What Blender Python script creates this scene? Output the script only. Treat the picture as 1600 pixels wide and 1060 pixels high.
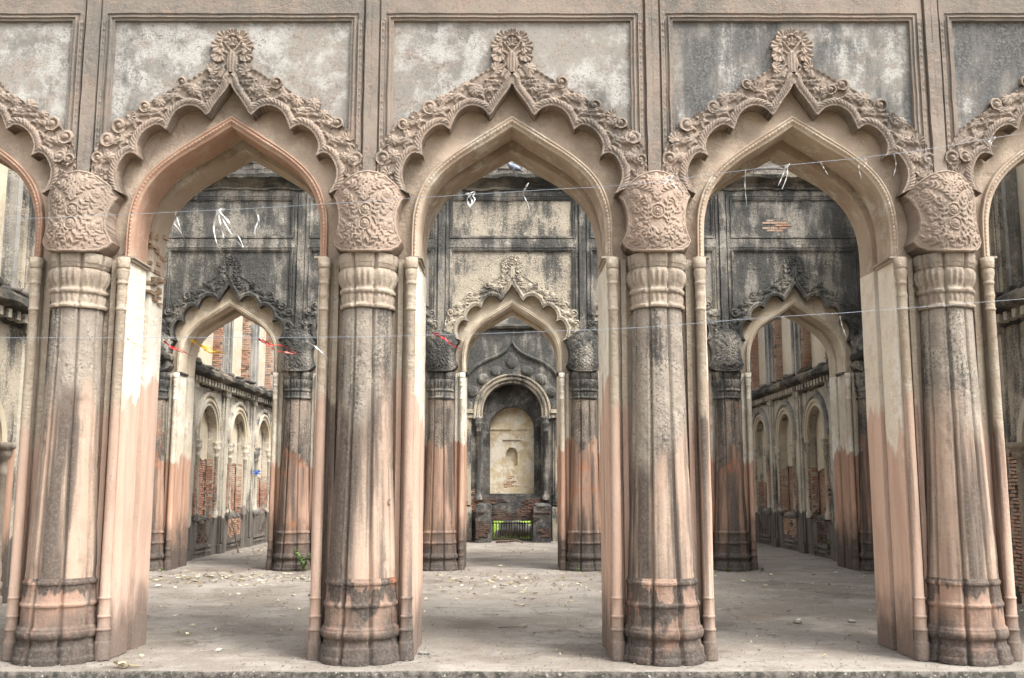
import bpy, math, random
import numpy as np

random.seed(7); RNG = np.random.default_rng(11)
for _o in list(bpy.data.objects): bpy.data.objects.remove(_o)
SC = bpy.context.scene
COL = SC.collection

# ------------------------------------------------------------------ camera, sky, sun, exposure
FPX = 1593.0; PITCH = math.atan(230 / FPX); EYE = 1.6
cam_d = bpy.data.cameras.new('camera'); cam = bpy.data.objects.new('camera', cam_d); COL.objects.link(cam)
cam.location = (0, 0, EYE); cam.rotation_euler = (math.pi / 2 + PITCH, 0, 0)
cam_d.sensor_width = 36; cam_d.lens = 36 * FPX / 1600; cam_d.clip_end = 3000
SC.camera = cam
SUN_EL, SUN_AZ = math.radians(54), math.radians(128)      # azimuth clockwise from +Y (into the picture)
W = bpy.data.worlds.new('World'); SC.world = W; W.use_nodes = True
_nt = W.node_tree; _nt.nodes.clear()
_sky = _nt.nodes.new('ShaderNodeTexSky'); _sky.sky_type = 'NISHITA'; _sky.sun_disc = False
_sky.sun_elevation = SUN_EL; _sky.sun_rotation = SUN_AZ; _sky.dust_density = 4.0; _sky.air_density = 1.2
_hs = _nt.nodes.new('ShaderNodeHueSaturation'); _hs.inputs['Saturation'].default_value = 0.14
_bg = _nt.nodes.new('ShaderNodeBackground'); _bg.inputs[1].default_value = 0.15
_wo = _nt.nodes.new('ShaderNodeOutputWorld')
_nt.links.new(_sky.outputs[0], _hs.inputs['Color']); _nt.links.new(_hs.outputs[0], _bg.inputs[0]); _nt.links.new(_bg.outputs[0], _wo.inputs[0])
sun_d = bpy.data.lights.new('sun', 'SUN'); sun = bpy.data.objects.new('sun', sun_d); COL.objects.link(sun)
sun_d.energy = 1.8; sun_d.angle = math.radians(24); sun_d.color = (1, .95, .88)
sun.rotation_euler = (math.pi / 2 - SUN_EL, 0, math.pi - SUN_AZ)
SC.view_settings.view_transform = 'Standard'; SC.view_settings.look = 'None'
SC.view_settings.gamma = 1; SC.view_settings.exposure = 1.58; SC.view_settings.use_curve_mapping = False

# ------------------------------------------------------------------ helpers: noise, meshes, objects
def _h(i, j, k):
    n = (i * 374761393 + j * 668265263 + k * 2147483647 + 1013904223) & 0xffffffff
    n = ((n ^ (n >> 13)) * 1274126177) & 0xffffffff
    return ((n ^ (n >> 16)) & 0xffff) / 32767.5 - 1.0
def vn(P, seed=0):
    P = np.asarray(P, float); I = np.floor(P).astype(np.int64); f = P - I; f = f * f * (3 - 2 * f)
    r = 0
    for a in (0, 1):
        for b in (0, 1):
            for c in (0, 1):
                w = (f[..., 0] if a else 1 - f[..., 0]) * (f[..., 1] if b else 1 - f[..., 1]) * (f[..., 2] if c else 1 - f[..., 2])
                r = r + w * _h(I[..., 0] + a + seed * 57, I[..., 1] + b, I[..., 2] + c + seed * 131)
    return r
def fbm(P, seed=0, o=3):
    P = np.asarray(P, float); r = 0; a = .6
    for i in range(o): r = r + a * vn(P * 2 ** i, seed + i); a *= .5
    return r
def jit(V, amp, freq, seed=0):
    V = np.asarray(V, float)
    return V + amp * np.stack([fbm(V * freq + 11.3 * k, seed + 5 * k, 2) for k in range(3)], -1)

class G:                                   # geometry collector
    def __init__(s): s.V = []; s.F = []; s.n = 0; s.S = []
    def add(s, V, F, smooth=False):
        V = np.asarray(V, float).reshape(-1, 3); s.V.append(V)
        for f in F: s.F.append([int(i) + s.n for i in f]); s.S.append(smooth)
        s.n += len(V); return s
    def box(s, x0, x1, y0, y1, z0, z1):
        V = [(x, y, z) for z in (z0, z1) for y in (y0, y1) for x in (x0, x1)]
        return s.add(V, [(0, 2, 3, 1), (4, 5, 7, 6), (0, 1, 5, 4), (2, 6, 7, 3), (0, 4, 6, 2), (1, 3, 7, 5)])
    def grid(s, P, smooth=False, closed=False):          # P (m,n,3)
        P = np.asarray(P, float); m, n = P.shape[:2]; F = []
        for i in range(m - 1):
            for j in range(n if closed else n - 1):
                k = (j + 1) % n
                F.append((i * n + j, i * n + k, (i + 1) * n + k, (i + 1) * n + j))
        return s.add(P.reshape(-1, 3), F, smooth)
    def tube(s, pts, r, n=6, smooth=True):
        pts = np.asarray(pts, float); m = len(pts); r = np.broadcast_to(r, (m,))
        T = np.gradient(pts, axis=0); T /= np.linalg.norm(T, axis=1)[:, None] + 1e-9
        ref = np.array([0, 0, 1.]) if abs(T[:, 2]).mean() < .8 else np.array([0, 1., 0])
        A = np.cross(T, ref); A /= np.linalg.norm(A, axis=1)[:, None] + 1e-9; B = np.cross(T, A)
        t = np.arange(n) * 2 * math.pi / n
        P = pts[:, None] + r[:, None, None] * (np.cos(t)[None, :, None] * A[:, None] + np.sin(t)[None, :, None] * B[:, None])
        k = s.n; s.grid(P, smooth, True)
        s.F.append([k + i for i in range(n)]); s.S.append(False)
        s.F.append([k + (m - 1) * n + i for i in range(n)][::-1]); s.S.append(False)
        return s
    def verts(s): return np.concatenate(s.V) if s.V else np.zeros((0, 3))
    def mesh(s, name, mat=None, fn=None):
        V = s.verts()
        if fn is not None: V = fn(V)
        me = bpy.data.meshes.new(name); me.from_pydata(V.tolist(), [], s.F)
        me.polygons.foreach_set('use_smooth', s.S)
        if mat: me.materials.append(mat)
        me.update(); return me

CYC = SC.cycles; CYC.adaptive_threshold = .025; CYC.max_bounces = 5; CYC.diffuse_bounces = 3; CYC.glossy_bounces = 2; CYC.transmission_bounces = 2; CYC.caustics_reflective = False; CYC.caustics_refractive = False
def ob(name, me, parent=None, loc=None, mat=None, label=None, cat=None, group=None, kind=None, rot=None, scale=None):
    o = bpy.data.objects.new(name, me); COL.objects.link(o)
    if parent: o.parent = parent
    if loc is not None: o.location = loc
    if rot is not None: o.rotation_euler = rot
    if scale is not None: o.scale = scale
    if mat and me is not None:
        if not me.materials: me.materials.append(mat)
        elif me.materials[0] != mat:
            o.material_slots[0].link = 'OBJECT'; o.material_slots[0].material = mat
    if label: o['label'] = label
    if cat: o['category'] = cat
    if group: o['group'] = group
    if kind: o['kind'] = kind
    return o
def thing(name, label, cat, loc=(0, 0, 0), group=None): return ob(name, None, None, loc, None, label, cat, group)

def resample(pts, n):
    p = np.asarray(pts, float); d = np.r_[0, np.cumsum(np.linalg.norm(np.diff(p, axis=0), axis=1))]
    t = np.linspace(0, d[-1], n); return np.stack([np.interp(t, d, p[:, k]) for k in range(p.shape[1])], 1)
def spline(pts, sub=8):
    p = np.asarray(pts, float); q = np.vstack([2 * p[0] - p[1], p, 2 * p[-1] - p[-2]]); out = []
    for i in range(1, len(q) - 2):
        for t in np.arange(sub) / sub:
            a, b, c, d = q[i - 1], q[i], q[i + 1], q[i + 2]
            out.append(.5 * (2 * b + (c - a) * t + (2 * a - 5 * b + 4 * c - d) * t * t + (3 * b - a - 3 * c + d) * t ** 3))
    out.append(p[-1]); return np.array(out)
def polydist(X, Z, pts):
    D = np.full(X.shape, 1e9); S = np.zeros(X.shape); acc = 0
    for (x0, z0), (x1, z1) in zip(pts[:-1], pts[1:]):
        dx, dz = x1 - x0, z1 - z0; L2 = dx * dx + dz * dz
        if L2 < 1e-12: continue
        t = np.clip(((X - x0) * dx + (Z - z0) * dz) / L2, 0, 1)
        d = np.hypot(X - x0 - t * dx, Z - z0 - t * dz); L = math.sqrt(L2)
        m = d < D; D = np.where(m, d, D); S = np.where(m, acc + t * L, S); acc += L
    return D, S
def inpoly(X, Z, pts):
    I = np.zeros(X.shape, bool)
    for (x0, z0), (x1, z1) in zip(pts, np.roll(pts, -1, axis=0)):
        if z0 == z1: continue
        I ^= ((z0 > Z) != (z1 > Z)) & (X < (x1 - x0) * (Z - z0) / (z1 - z0) + x0)
    return I
def relief(g, xs, zs, sd, y, yb, snap=True):
    """sheet over the x-z grid where sd>0, front at y (array), its rim carried back to yb"""
    X, Z = np.meshgrid(xs, zs); X = X.copy(); Z = Z.copy()
    thr = .8 * max(xs[1] - xs[0], zs[1] - zs[0])
    ok = sd > -thr; K = ok[:-1, :-1] & ok[1:, :-1] & ok[:-1, 1:] & ok[1:, 1:]
    if snap:
        gz, gx = np.gradient(sd, zs, xs); n2 = gx * gx + gz * gz + 1e-6; m = sd < 0
        sh = np.where(m, np.clip(-sd, 0, thr), 0)
        X += sh * gx / np.sqrt(n2); Z += sh * gz / np.sqrt(n2)
    nz, nx = X.shape; idx = np.arange(nx * nz).reshape(nz, nx)
    P = np.stack([X, y + 0 * X, Z], -1).reshape(-1, 3)
    I, J = np.nonzero(K)
    F = np.stack([idx[I, J], idx[I, J + 1], idx[I + 1, J + 1], idx[I + 1, J]], 1)
    used = np.unique(F); mp = np.full(nx * nz, -1); mp[used] = np.arange(len(used))
    g.add(P[used], mp[F], True)
    if yb is None: return g
    Kp = np.pad(K, 1); E = []
    a = Kp[1:-1, 1:] != Kp[1:-1, :-1]; ii, jj = np.nonzero(a); E += list(zip(idx[ii, jj], idx[ii + 1, jj]))
    a = Kp[1:, 1:-1] != Kp[:-1, 1:-1]; ii, jj = np.nonzero(a); E += list(zip(idx[ii, jj], idx[ii, jj + 1]))
    if E:
        E = np.array(E); u = np.unique(E); m2 = np.full(nx * nz, -1); m2[u] = np.arange(len(u))
        A = P[u]; B = A.copy(); B[:, 1] = yb; e = m2[E]; n = len(u)
        g.add(np.vstack([A, B]), np.stack([e[:, 0], e[:, 1], e[:, 1] + n, e[:, 0] + n], 1), True)
    return g
def mirror(g):
    V = g.verts(); V2 = V * np.array([-1, 1, 1]); n = len(V); F = list(g.F); S = list(g.S)
    g.add(V2, [f[::-1] for f in F]); g.S = S + S; return g
def crisp(prof, e=.0022):
    p = [tuple(q) for q in prof]; out = [p[0]]
    for a, b, c in zip(p[:-2], p[1:-1], p[2:]):
        for o in (a, c):
            L = math.dist(o[:2], b[:2]); t = min(.45, e / max(L, 1e-5)); out.append(tuple(bb + (oo - bb) * t for bb, oo in zip(b, o)))
    return out + [p[-1]]
def lathe(g, prof, n=24, lobes=0, depth=0., pet=None, smooth=True, cx=0, cy=0, rot=0):
    prof = np.asarray(prof, float); t = np.arange(n) * 2 * math.pi / n + rot
    P = np.zeros((len(prof), n, 3))
    for i, (z, r) in enumerate(prof[:, :2]):
        R = np.full(n, r)
        if lobes:
            ph = ((t - rot + math.pi / lobes) % (2 * math.pi / lobes)) / (2 * math.pi / lobes) * 2 - 1
            R = r * (1 - depth + depth * np.cos(ph * math.pi / 2) ** .36 - .5 * depth * np.clip((np.abs(ph) - .82) / .18, 0, 1) + .25 * depth * ((np.abs(ph) > .66) & (np.abs(ph) < .80)))
        if pet is not None and prof.shape[1] > 2 and prof[i, 2]:
            R = R + prof[i, 2] * np.cos(t * pet)
        P[i, :, 0] = cx + R * np.cos(t); P[i, :, 1] = cy + R * np.sin(t); P[i, :, 2] = z
    k = g.n; g.grid(P, smooth, True)
    g.F.append([k + (len(prof) - 1) * n + i for i in range(n)]); g.S.append(False); return g

# ------------------------------------------------------------------ materials
def srgb(r, g, b):
    f = lambda c: (c / 255 / 12.92) if c / 255 <= .04045 else ((c / 255 + .055) / 1.055) ** 2.4
    return (f(r), f(g), f(b), 1)
class MT:
    def __init__(s, name):
        s.m = bpy.data.materials.new(name); s.m.use_nodes = True; s.t = s.m.node_tree; s.t.nodes.clear()
        s.out = s.N('ShaderNodeOutputMaterial'); s.b = s.N('ShaderNodeBsdfPrincipled'); s.L(s.b.outputs[0], s.out.inputs[0])
        geo = s.N('ShaderNodeNewGeometry'); s.geo = geo; s.pos = geo.outputs['Position']
        sp = s.N('ShaderNodeSeparateXYZ'); s.L(s.pos, sp.inputs[0]); s.x, s.y, s.z = sp.outputs
    def N(s, t): return s.t.nodes.new(t)
    def L(s, a, b): s.t.links.new(a, b)
    def put(s, sock, v):
        if isinstance(v, (int, float, tuple)): sock.default_value = v
        else: s.L(v, sock)
    def math(s, op, a, b=0., c=None):
        n = s.N('ShaderNodeMath'); n.operation = op; s.put(n.inputs[0], a); s.put(n.inputs[1], b)
        if c is not None: s.put(n.inputs[2], c)
        return n.outputs[0]
    def noise(s, scale, detail=4, rough=.6, stretch=(1, 1, 1), off=0, dist=0., vec=None):
        v = s.N('ShaderNodeVectorMath'); v.operation = 'MULTIPLY_ADD'
        s.L(vec or s.pos, v.inputs[0]); v.inputs[1].default_value = stretch; v.inputs[2].default_value = (off, off * 1.7, off * .6)
        n = s.N('ShaderNodeTexNoise'); s.L(v.outputs[0], n.inputs['Vector']); n.inputs['Scale'].default_value = scale
        n.inputs['Detail'].default_value = detail; n.inputs['Roughness'].default_value = rough; n.inputs['Distortion'].default_value = dist
        return n.outputs[0]
    def vor(s, scale, feat='DISTANCE_TO_EDGE', off=0, stretch=(1, 1, 1)):
        v = s.N('ShaderNodeVectorMath'); v.operation = 'MULTIPLY_ADD'
        s.L(s.pos, v.inputs[0]); v.inputs[1].default_value = stretch; v.inputs[2].default_value = (off, off * 1.7, off * .6)
        n = s.N('ShaderNodeTexVoronoi'); n.feature = feat; s.L(v.outputs[0], n.inputs['Vector']); n.inputs['Scale'].default_value = scale
        return n.outputs[0]
    def ramp(s, f, a, b, lo=0., hi=1.):
        n = s.N('ShaderNodeMapRange'); n.interpolation_type = 'SMOOTHSTEP'; s.put(n.inputs[0], f)
        n.inputs[1].default_value = a; n.inputs[2].default_value = b; n.inputs[3].default_value = lo; n.inputs[4].default_value = hi
        return n.outputs[0]
    def mix(s, f, a, b, mode='MIX'):
        n = s.N('ShaderNodeMix'); n.data_type = 'RGBA'; n.blend_type = mode
        s.put(n.inputs[0], f); s.put(n.inputs[6], a); s.put(n.inputs[7], b); return n.outputs[2]
    def done(s, col, rough=.9, bump=None, dist=.01, strength=.6, spec=.2):
        s.put(s.b.inputs['Base Color'], col); s.put(s.b.inputs['Roughness'], rough); s.b.inputs['Specular IOR Level'].default_value = spec
        if bump is not None:
            n = s.N('ShaderNodeBump'); s.put(n.inputs['Strength'], strength); n.inputs['Distance'].default_value = dist
            s.L(bump, n.inputs['Height']); s.L(n.outputs[0], s.b.inputs['Normal'])
        return s.m

BLACK = (.030, .028, .026, 1)
def plaster(name, c1, c2, c3, algae=.5, acol=BLACK, astretch=(3, 3, .35), speck=.35, zlow=None, zamp=.8, low1=None, low2=None,
            white=None, wcol=(.72, .68, .6, 1), damp=0, dampz=.3, off=0, bump=.012, rub=1., zal=None, crack=0, rust=0., lowstreak=None, zsoft=.03, k=1., zband=None):
    """weathered lime plaster: three tones, lichen specks, algae runs, a lower coat below zlow, white wash patches"""
    gk = lambda c: None if c is None else (c[0] * k, c[1] * k, c[2] * k, 1)
    c1, c2, c3, wcol, low1, low2 = map(gk, (c1, c2, c3, wcol, low1, low2))
    m = MT(name)
    n1 = m.noise(1.1, 3, .6, off=off); n2 = m.noise(5.5, 4, .68, off=off + 3); n3 = m.noise(38, 3, .75, off=off + 5)
    col = m.mix(m.ramp(n1, .38, .62), c1, c2); col = m.mix(m.ramp(n2, .46, .68, 0, .85), col, c3)
    if white is not None:
        w = m.math('ADD', m.math('ADD', m.math('MULTIPLY', m.noise(3.2, 8, .74, off=off + 9), .75), m.math('MULTIPLY', n1, .25)), m.math('MULTIPLY', n3, .26))
        col = m.mix(m.ramp(w, .68 - white * .2, .79 - white * .2, 0, .85), col, wcol)
    # lichen specks
    sp = m.ramp(m.math('ADD', m.math('MULTIPLY', n3, .6), m.math('MULTIPLY', n2, .4)), .56 - speck * .1, .66, 0, min(.85, speck * 1.5))
    col = m.mix(sp, col, (acol[0] * 1.8, acol[1] * 1.8, acol[2] * 1.8, 1))
    if algae > 0:
        st = m.noise(1.6, 5, .66, stretch=astretch, off=off + 13)
        pa = n1
        a = m.math('ADD', m.math('MULTIPLY', st, .6), m.math('MULTIPLY', pa, .4))
        a = m.math('ADD', a, m.math('MULTIPLY', m.math('SUBTRACT', n3, .5), .35))
        if zal is not None: a = m.math('ADD', a, m.ramp(m.z, zal[0], zal[1], zal[2], zal[3]))
        col = m.mix(m.ramp(a, .66 - algae * .3, .78 - algae * .3, 0, .93), col, m.mix(m.ramp(n3, .35, .75), acol, (acol[0] * 3.2, acol[1] * 3.2, acol[2] * 3.1, 1)))
    if zlow is not None:
        e = m.math('ADD', m.z, m.math('MULTIPLY', m.math('SUBTRACT', m.noise(1.3, 4, .6, stretch=(1.5, 1.5, .7), off=off + 21), .5), zamp * 2.2)); e = m.math('ADD', e, m.math('MULTIPLY', m.math('SUBTRACT', m.noise(.55, 2, .5, stretch=(1, 1, .12), off=off + 77), .5), zamp * 2.6))
        kk = m.ramp(e, zlow - zsoft, zlow + zsoft)
        lc = m.mix(m.ramp(m.noise(2, 6, .65, stretch=(3, 3, .5), off=off + 23), .38, .64), low1, low2)
        lc = m.mix(m.ramp(n3, .5, .8, 0, .25), lc, (low2[0] * .5, low2[1] * .5, low2[2] * .5, 1))
        if lowstreak:
            ls = m.math('ADD', m.noise(1.25, 5, .6, stretch=(4, 4, .16), off=off + 31), m.math('MULTIPLY', m.math('SUBTRACT', n3, .5), .14))
            lc = m.mix(m.ramp(ls, .64 - lowstreak * .25, .80 - lowstreak * .25, 0, .9), lc, m.mix(m.ramp(n3, .4, .7), (.06, .050, .043, 1), (.13, .108, .092, 1)))
        col = m.mix(kk, lc, col)
    if zband:
        bz = m.math('ADD', m.z, m.math('MULTIPLY', m.math('SUBTRACT', m.noise(1.3, 4, .65, stretch=(1.6, 1.6, .6), off=off + 61), .5), 1.5))
        bk = m.math('MULTIPLY', m.ramp(bz, zband[0] - .07, zband[0]), m.ramp(bz, zband[1] + .02, zband[1])); col = m.mix(m.math('MULTIPLY', bk, zband[2]), col, m.mix(m.ramp(n3, .4, .7), (.045, .040, .036, 1), (.12, .105, .092, 1)))
    if rust:
        col = m.mix(m.ramp(m.noise(2.2, 5, .6, off=off + 41), .6 - rust * .1, .74 - rust * .1, 0, .6), col, (.34, .13, .06, 1))
    if damp:
        e = m.math('SUBTRACT', m.z, m.math('MULTIPLY', m.noise(2.2, 5, .65, stretch=(1.5, 1.5, .7), off=off + 27), dampz * 2.6))
        col = m.mix(m.ramp(e, -.9 * dampz, dampz * .5, damp, 0), col, m.mix(m.ramp(n3, .4, .7), (.045, .040, .036, 1), (.11, .10, .09, 1)))
    h = m.math('MULTIPLY', m.noise(13, 6, .74, off=off + 5), rub)
    bs = m.ramp(n1, .36, .62, .35, 1.) if zlow is None else m.math('ADD', .22, m.math('MULTIPLY', kk, .7))
    if crack:
        c = m.math('ABSOLUTE', m.math('SUBTRACT', m.noise(crack, 6, .55, off=off + 50), .5))
        col = m.mix(m.math('MULTIPLY', m.ramp(c, 0, .0022, .7, 0), m.ramp(n1, .5, .56)), col, (.06, .055, .05, 1))
    return m.done(col, .92, h, dist=bump * 3.4, strength=bs)

def S_(r, g, b, k=.88):
    m = .3 * r + .59 * g + .11 * b; return srgb(m + (r - m) * k , m + (g - m) * k, m + (b - m) * k)
M = {}
M['panel'] = plaster('front_panel_plaster', S_(166, 160, 151), S_(140, 136, 130), S_(184, 166, 152), algae=.48, speck=.75, white=.48, wcol=S_(206, 203, 196), off=1, bump=.004, crack=.9, acol=(.06, .059, .056, 1), astretch=(1.9, 1.9, .6), zal=(4.9, 5.9, .13, -.04), k=0.66)
M['paneldark'] = plaster('stained_panel_plaster', S_(154, 148, 139), S_(130, 126, 119), S_(170, 156, 143), algae=.82, speck=.7, white=.45, wcol=S_(205, 203, 196), off=4, bump=.004, acol=(.05, .05, .05, 1), astretch=(2.2, 2.2, .45), k=0.66)
M['band'] = plaster('carved_stucco', S_(178, 157, 140), S_(158, 143, 130), S_(190, 171, 152), algae=.36, speck=.45, off=7, bump=.009, rub=.8, acol=(.06, .055, .05, 1), k=0.64)
M['bulb'] = plaster('bracket_stucco', S_(182, 157, 139), S_(166, 147, 131), S_(190, 168, 148), algae=.26, speck=.35, off=12, bump=.007, rub=.7, acol=(.08, .07, .06, 1), k=0.66)
M['tymp'] = plaster('recess_plaster', S_(186, 165, 145), S_(166, 148, 130), S_(196, 178, 157), algae=.16, speck=.3, off=15, bump=.014, acol=(.11, .09, .06, 1), k=.95)
M['ring'] = plaster('arch_ring_plaster', S_(196, 174, 151), S_(180, 157, 134), S_(204, 186, 164), algae=.22, speck=.2, off=19, bump=.006, acol=(.14, .09, .055, 1), white=.2, wcol=S_(222, 214, 196), k=0.71)
M['ringred'] = plaster('arch_ring_red_plaster', S_(188, 148, 124), S_(178, 140, 116), S_(196, 168, 144), algae=.05, speck=.15, off=23, bump=.005, acol=(.14, .09, .055, 1), k=0.71)
M['pil'] = plaster('pilaster_strip_plaster', S_(166, 151, 137), S_(144, 135, 125), S_(174, 151, 134), algae=.4, speck=.5, off=27, bump=.006, acol=(.07, .065, .06, 1), k=0.66)
M['cornred'] = plaster('moulding_plaster', S_(180, 142, 122), S_(168, 146, 130), S_(156, 138, 124), algae=.2, speck=.25, off=29, k=0.66)
M['shaft'] = plaster('column_plaster', S_(180, 167, 151), S_(160, 148, 135), S_(198, 186, 168), algae=.44, astretch=(4, 4, .22), speck=.5, zlow=2.2, zamp=.9, zsoft=.22,
                     low1=S_(204, 178, 156), low2=S_(184, 156, 136), damp=.7, dampz=.22, off=33, lowstreak=.86, bump=.008, k=0.66)
M['base'] = plaster('column_base_plaster', S_(190, 152, 130), S_(172, 142, 124), S_(178, 156, 138), algae=.42, astretch=(1.5, 1.5, 1.2), speck=.3, damp=.9, dampz=.34, off=37, rust=.7, zband=(.60, .80, .85), acol=(.05, .044, .04, 1), k=0.66)
M['cap'] = plaster('capital_plaster', S_(188, 170, 150), S_(170, 154, 137), S_(204, 190, 170), algae=.26, speck=.4, off=39, bump=.008, acol=(.08, .07, .06, 1), k=0.66)
M['jamb'] = plaster('jamb_plaster', S_(232, 226, 212), S_(222, 212, 194), S_(210, 194, 172), algae=.02, speck=.12, zlow=2.4, zamp=.7, low1=S_(204, 174, 154), low2=S_(190, 158, 138), zsoft=.06, damp=.75, dampz=.45, off=43, bump=.008, acol=(.12, .1, .08, 1))
M['pier'] = plaster('pier_plaster', S_(196, 180, 158), S_(186, 166, 144), S_(210, 196, 176), algae=.2, astretch=(5, 5, .2), speck=.22, zlow=2.4, zamp=.8, low1=S_(198, 168, 148), low2=S_(182, 150, 130), zsoft=.1, damp=.75, dampz=.3, off=47, lowstreak=.5, k=0.71)
M['mwall'] = plaster('algae_black_wall', S_(140, 134, 124), S_(118, 114, 107), S_(166, 155, 138), algae=.88, speck=.85, off=51, acol=(.037, .037, .036, 1), astretch=(2.4, 2.4, .5), white=.22, wcol=S_(206, 198, 182), rub=1.6)
M['mcream'] = plaster('half_clean_wall', S_(174, 163, 144), S_(154, 144, 129), S_(190, 177, 154), algae=.64, speck=.75, off=55, acol=(.04, .04, .04, 1), astretch=(2.2, 2.2, .45), rub=1.4)
M['mring'] = plaster('inner_arch_plaster', S_(196, 180, 157), S_(180, 163, 140), S_(212, 199, 178), algae=.16, speck=.25, off=59, acol=(.1, .08, .06, 1))
M['mshaft'] = plaster('inner_column_plaster', S_(140, 126, 114), S_(120, 110, 100), S_(166, 150, 132), algae=.66, astretch=(4, 4, .3), speck=.75, zlow=2.3, zamp=.9, low1=S_(164, 132, 112), low2=S_(140, 112, 96), damp=.9, dampz=.6, off=63, lowstreak=.8, rust=.35)
M['mjamb'] = plaster('inner_jamb_plaster', S_(226, 220, 204), S_(206, 194, 174), S_(196, 178, 156), algae=.06, speck=.25, zlow=2.2, zamp=.6, low1=S_(190, 152, 128), low2=S_(172, 134, 112), zsoft=.06, damp=.9, dampz=.7, off=67, acol=(.1, .09, .08, 1))
M['side'] = plaster('side_wall_plaster', S_(216, 206, 186), S_(196, 186, 168), S_(230, 224, 210), algae=.56, speck=.4, off=71, k=.78, astretch=(3.4, 3.4, .3), acol=(.05, .05, .05, 1), zlow=.9, zamp=.35, low1=S_(128, 122, 114), low2=S_(98, 92, 86), lowstreak=.5)
M['sidecream'] = plaster('side_recess_plaster', S_(222, 206, 176), S_(208, 188, 156), S_(230, 220, 200), algae=.14, speck=.3, off=75, k=.76, white=.35, wcol=S_(216, 210, 198))
M['sidedark'] = plaster('weathered_pilaster', S_(164, 160, 152), S_(142, 140, 134), S_(198, 192, 178), algae=.5, speck=.6, off=79, k=.85, astretch=(4, 4, .25), acol=(.05, .051, .053, 1))
M['ledge'] = plaster('mossy_ledge', S_(128, 118, 104), S_(96, 90, 82), S_(150, 138, 120), algae=.8, speck=.8, off=83, astretch=(1, 1, 1), bump=.03, acol=(.03, .03, .027, 1))
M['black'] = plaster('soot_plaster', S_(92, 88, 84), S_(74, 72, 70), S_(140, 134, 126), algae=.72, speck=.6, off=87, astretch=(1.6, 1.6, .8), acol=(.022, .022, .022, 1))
M['tan'] = plaster('niche_panel_plaster', S_(206, 186, 148), S_(186, 162, 124), S_(214, 202, 178), algae=.02, speck=.15, off=91, white=.5, wcol=S_(222, 214, 196), acol=(.12, .1, .07, 1))
M['rubblewarm'] = plaster('broken_plaster', S_(176, 142, 112), S_(150, 122, 98), S_(196, 176, 150), algae=.2, speck=.5, off=97, bump=.03, k=.8)
M['rubble'] = plaster('rubble_stone', S_(122, 116, 108), S_(98, 94, 90), S_(150, 140, 128), algae=.5, speck=.7, off=95, bump=.03)

def brickmat(name, a, b, c, dark=.3, off=0):
    m = MT(name); r = m.geo.outputs['Random Per Island']
    col = m.mix(r, a, b); col = m.mix(m.ramp(m.noise(.9, 4, .6, off=off), .45, .62, 0, .7), col, c)
    col = m.mix(m.ramp(m.noise(3, 5, .65, off=off + 4), .62 - dark * .3, .72 - dark * .2, 0, .8), col, (.05, .042, .037, 1))
    n = m.noise(60, 4, .7); return m.done(col, .95, n, dist=.012, strength=.7)
M['brick'] = brickmat('old_red_brick', S_(186, 142, 119), S_(160, 117, 98), S_(194, 170, 150), .2)
M['brickbrown'] = brickmat('old_brown_brick', S_(178, 138, 112), S_(150, 114, 94), S_(184, 160, 138), .2, 9)
M['brickdark'] = brickmat('sooty_brick', S_(112, 84, 70), S_(84, 68, 60), S_(116, 102, 90), .6, 5)
def mortar():
    m = MT('mortar'); n = m.noise(18, 5, .7)
    return m.done(m.mix(n, S_(150, 128, 108), S_(116, 98, 84)), .95, n, dist=.02)
M['mortar'] = mortar()
def floor_mat():
    m = MT('floor_concrete')
    n1 = m.noise(.35, 5, .6, stretch=(1, 1.3, 1)); n2 = m.noise(1.5, 9, .72, off=5, stretch=(.7, 1, 1)); n3 = m.noise(24, 6, .78, off=3)
    col = m.mix(m.ramp(n1, .4, .6), S_(128, 119, 109), S_(140, 133, 124))
    col = m.mix(m.ramp(n2, .50, .64, 0, .8), col, S_(156, 149, 140))
    col = m.mix(m.ramp(m.noise(.55, 6, .7, off=21), .50, .66, 0, .7), col, S_(96, 85, 74))
    col = m.mix(m.ramp(m.noise(.8, 5, .6, off=31), .6, .72, 0, .5), col, S_(124, 103, 82))
    col = m.mix(m.ramp(n3, .35, .72, 0, .35), col, S_(104, 96, 88)); n4 = m.noise(75, 3, .8, off=9); col = m.mix(m.ramp(n4, .56, .68, 0, .7), col, S_(178, 172, 162)); col = m.mix(m.ramp(n4, .44, .32, 0, .7), col, S_(84, 78, 70))
    col = m.mix(m.ramp(m.noise(.8, 9, .72, off=44), .545, .58, 0, .4), col, S_(158, 151, 142)); col = m.mix(m.ramp(m.noise(1.3, 9, .7, off=49), .60, .64, 0, .45), col, S_(86, 77, 68))
    c = m.math('ABSOLUTE', m.math('SUBTRACT', m.noise(.5, 6, .5, off=60), .5)); col = m.mix(m.ramp(c, 0, .003, .75, 0), col, (.06, .055, .05, 1))
    edge = m.ramp(m.z, -.024, -.014)                     # the broken, mossy vertical edge of the platform
    mc = m.mix(m.ramp(m.noise(14, 6, .7, off=8), .4, .62), S_(62, 60, 56), S_(112, 106, 98)); mc = m.mix(m.ramp(m.noise(30, 4, .6, off=2), .62, .7), mc, S_(176, 172, 160))
    col = m.mix(edge, mc, col)
    return m.done(col, .88, m.math('ADD', m.math('MULTIPLY', n3, .5), n2), dist=.035, strength=.8, spec=.25)
M['floor'] = floor_mat()
def simple(name, a, b, scale=8, rough=.8, bump=.004, metal=0, detail=4, trans=0):
    m = MT(name); n = m.noise(scale, detail, .65)
    m.b.inputs['Metallic'].default_value = metal
    if trans: m.b.inputs['Transmission Weight'].default_value = trans
    return m.done(m.mix(m.ramp(n, .35, .65), a, b), rough, n, dist=bump)
M['earth'] = simple('earth', S_(120, 108, 92), S_(92, 86, 70), 2, .95, .03)
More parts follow.
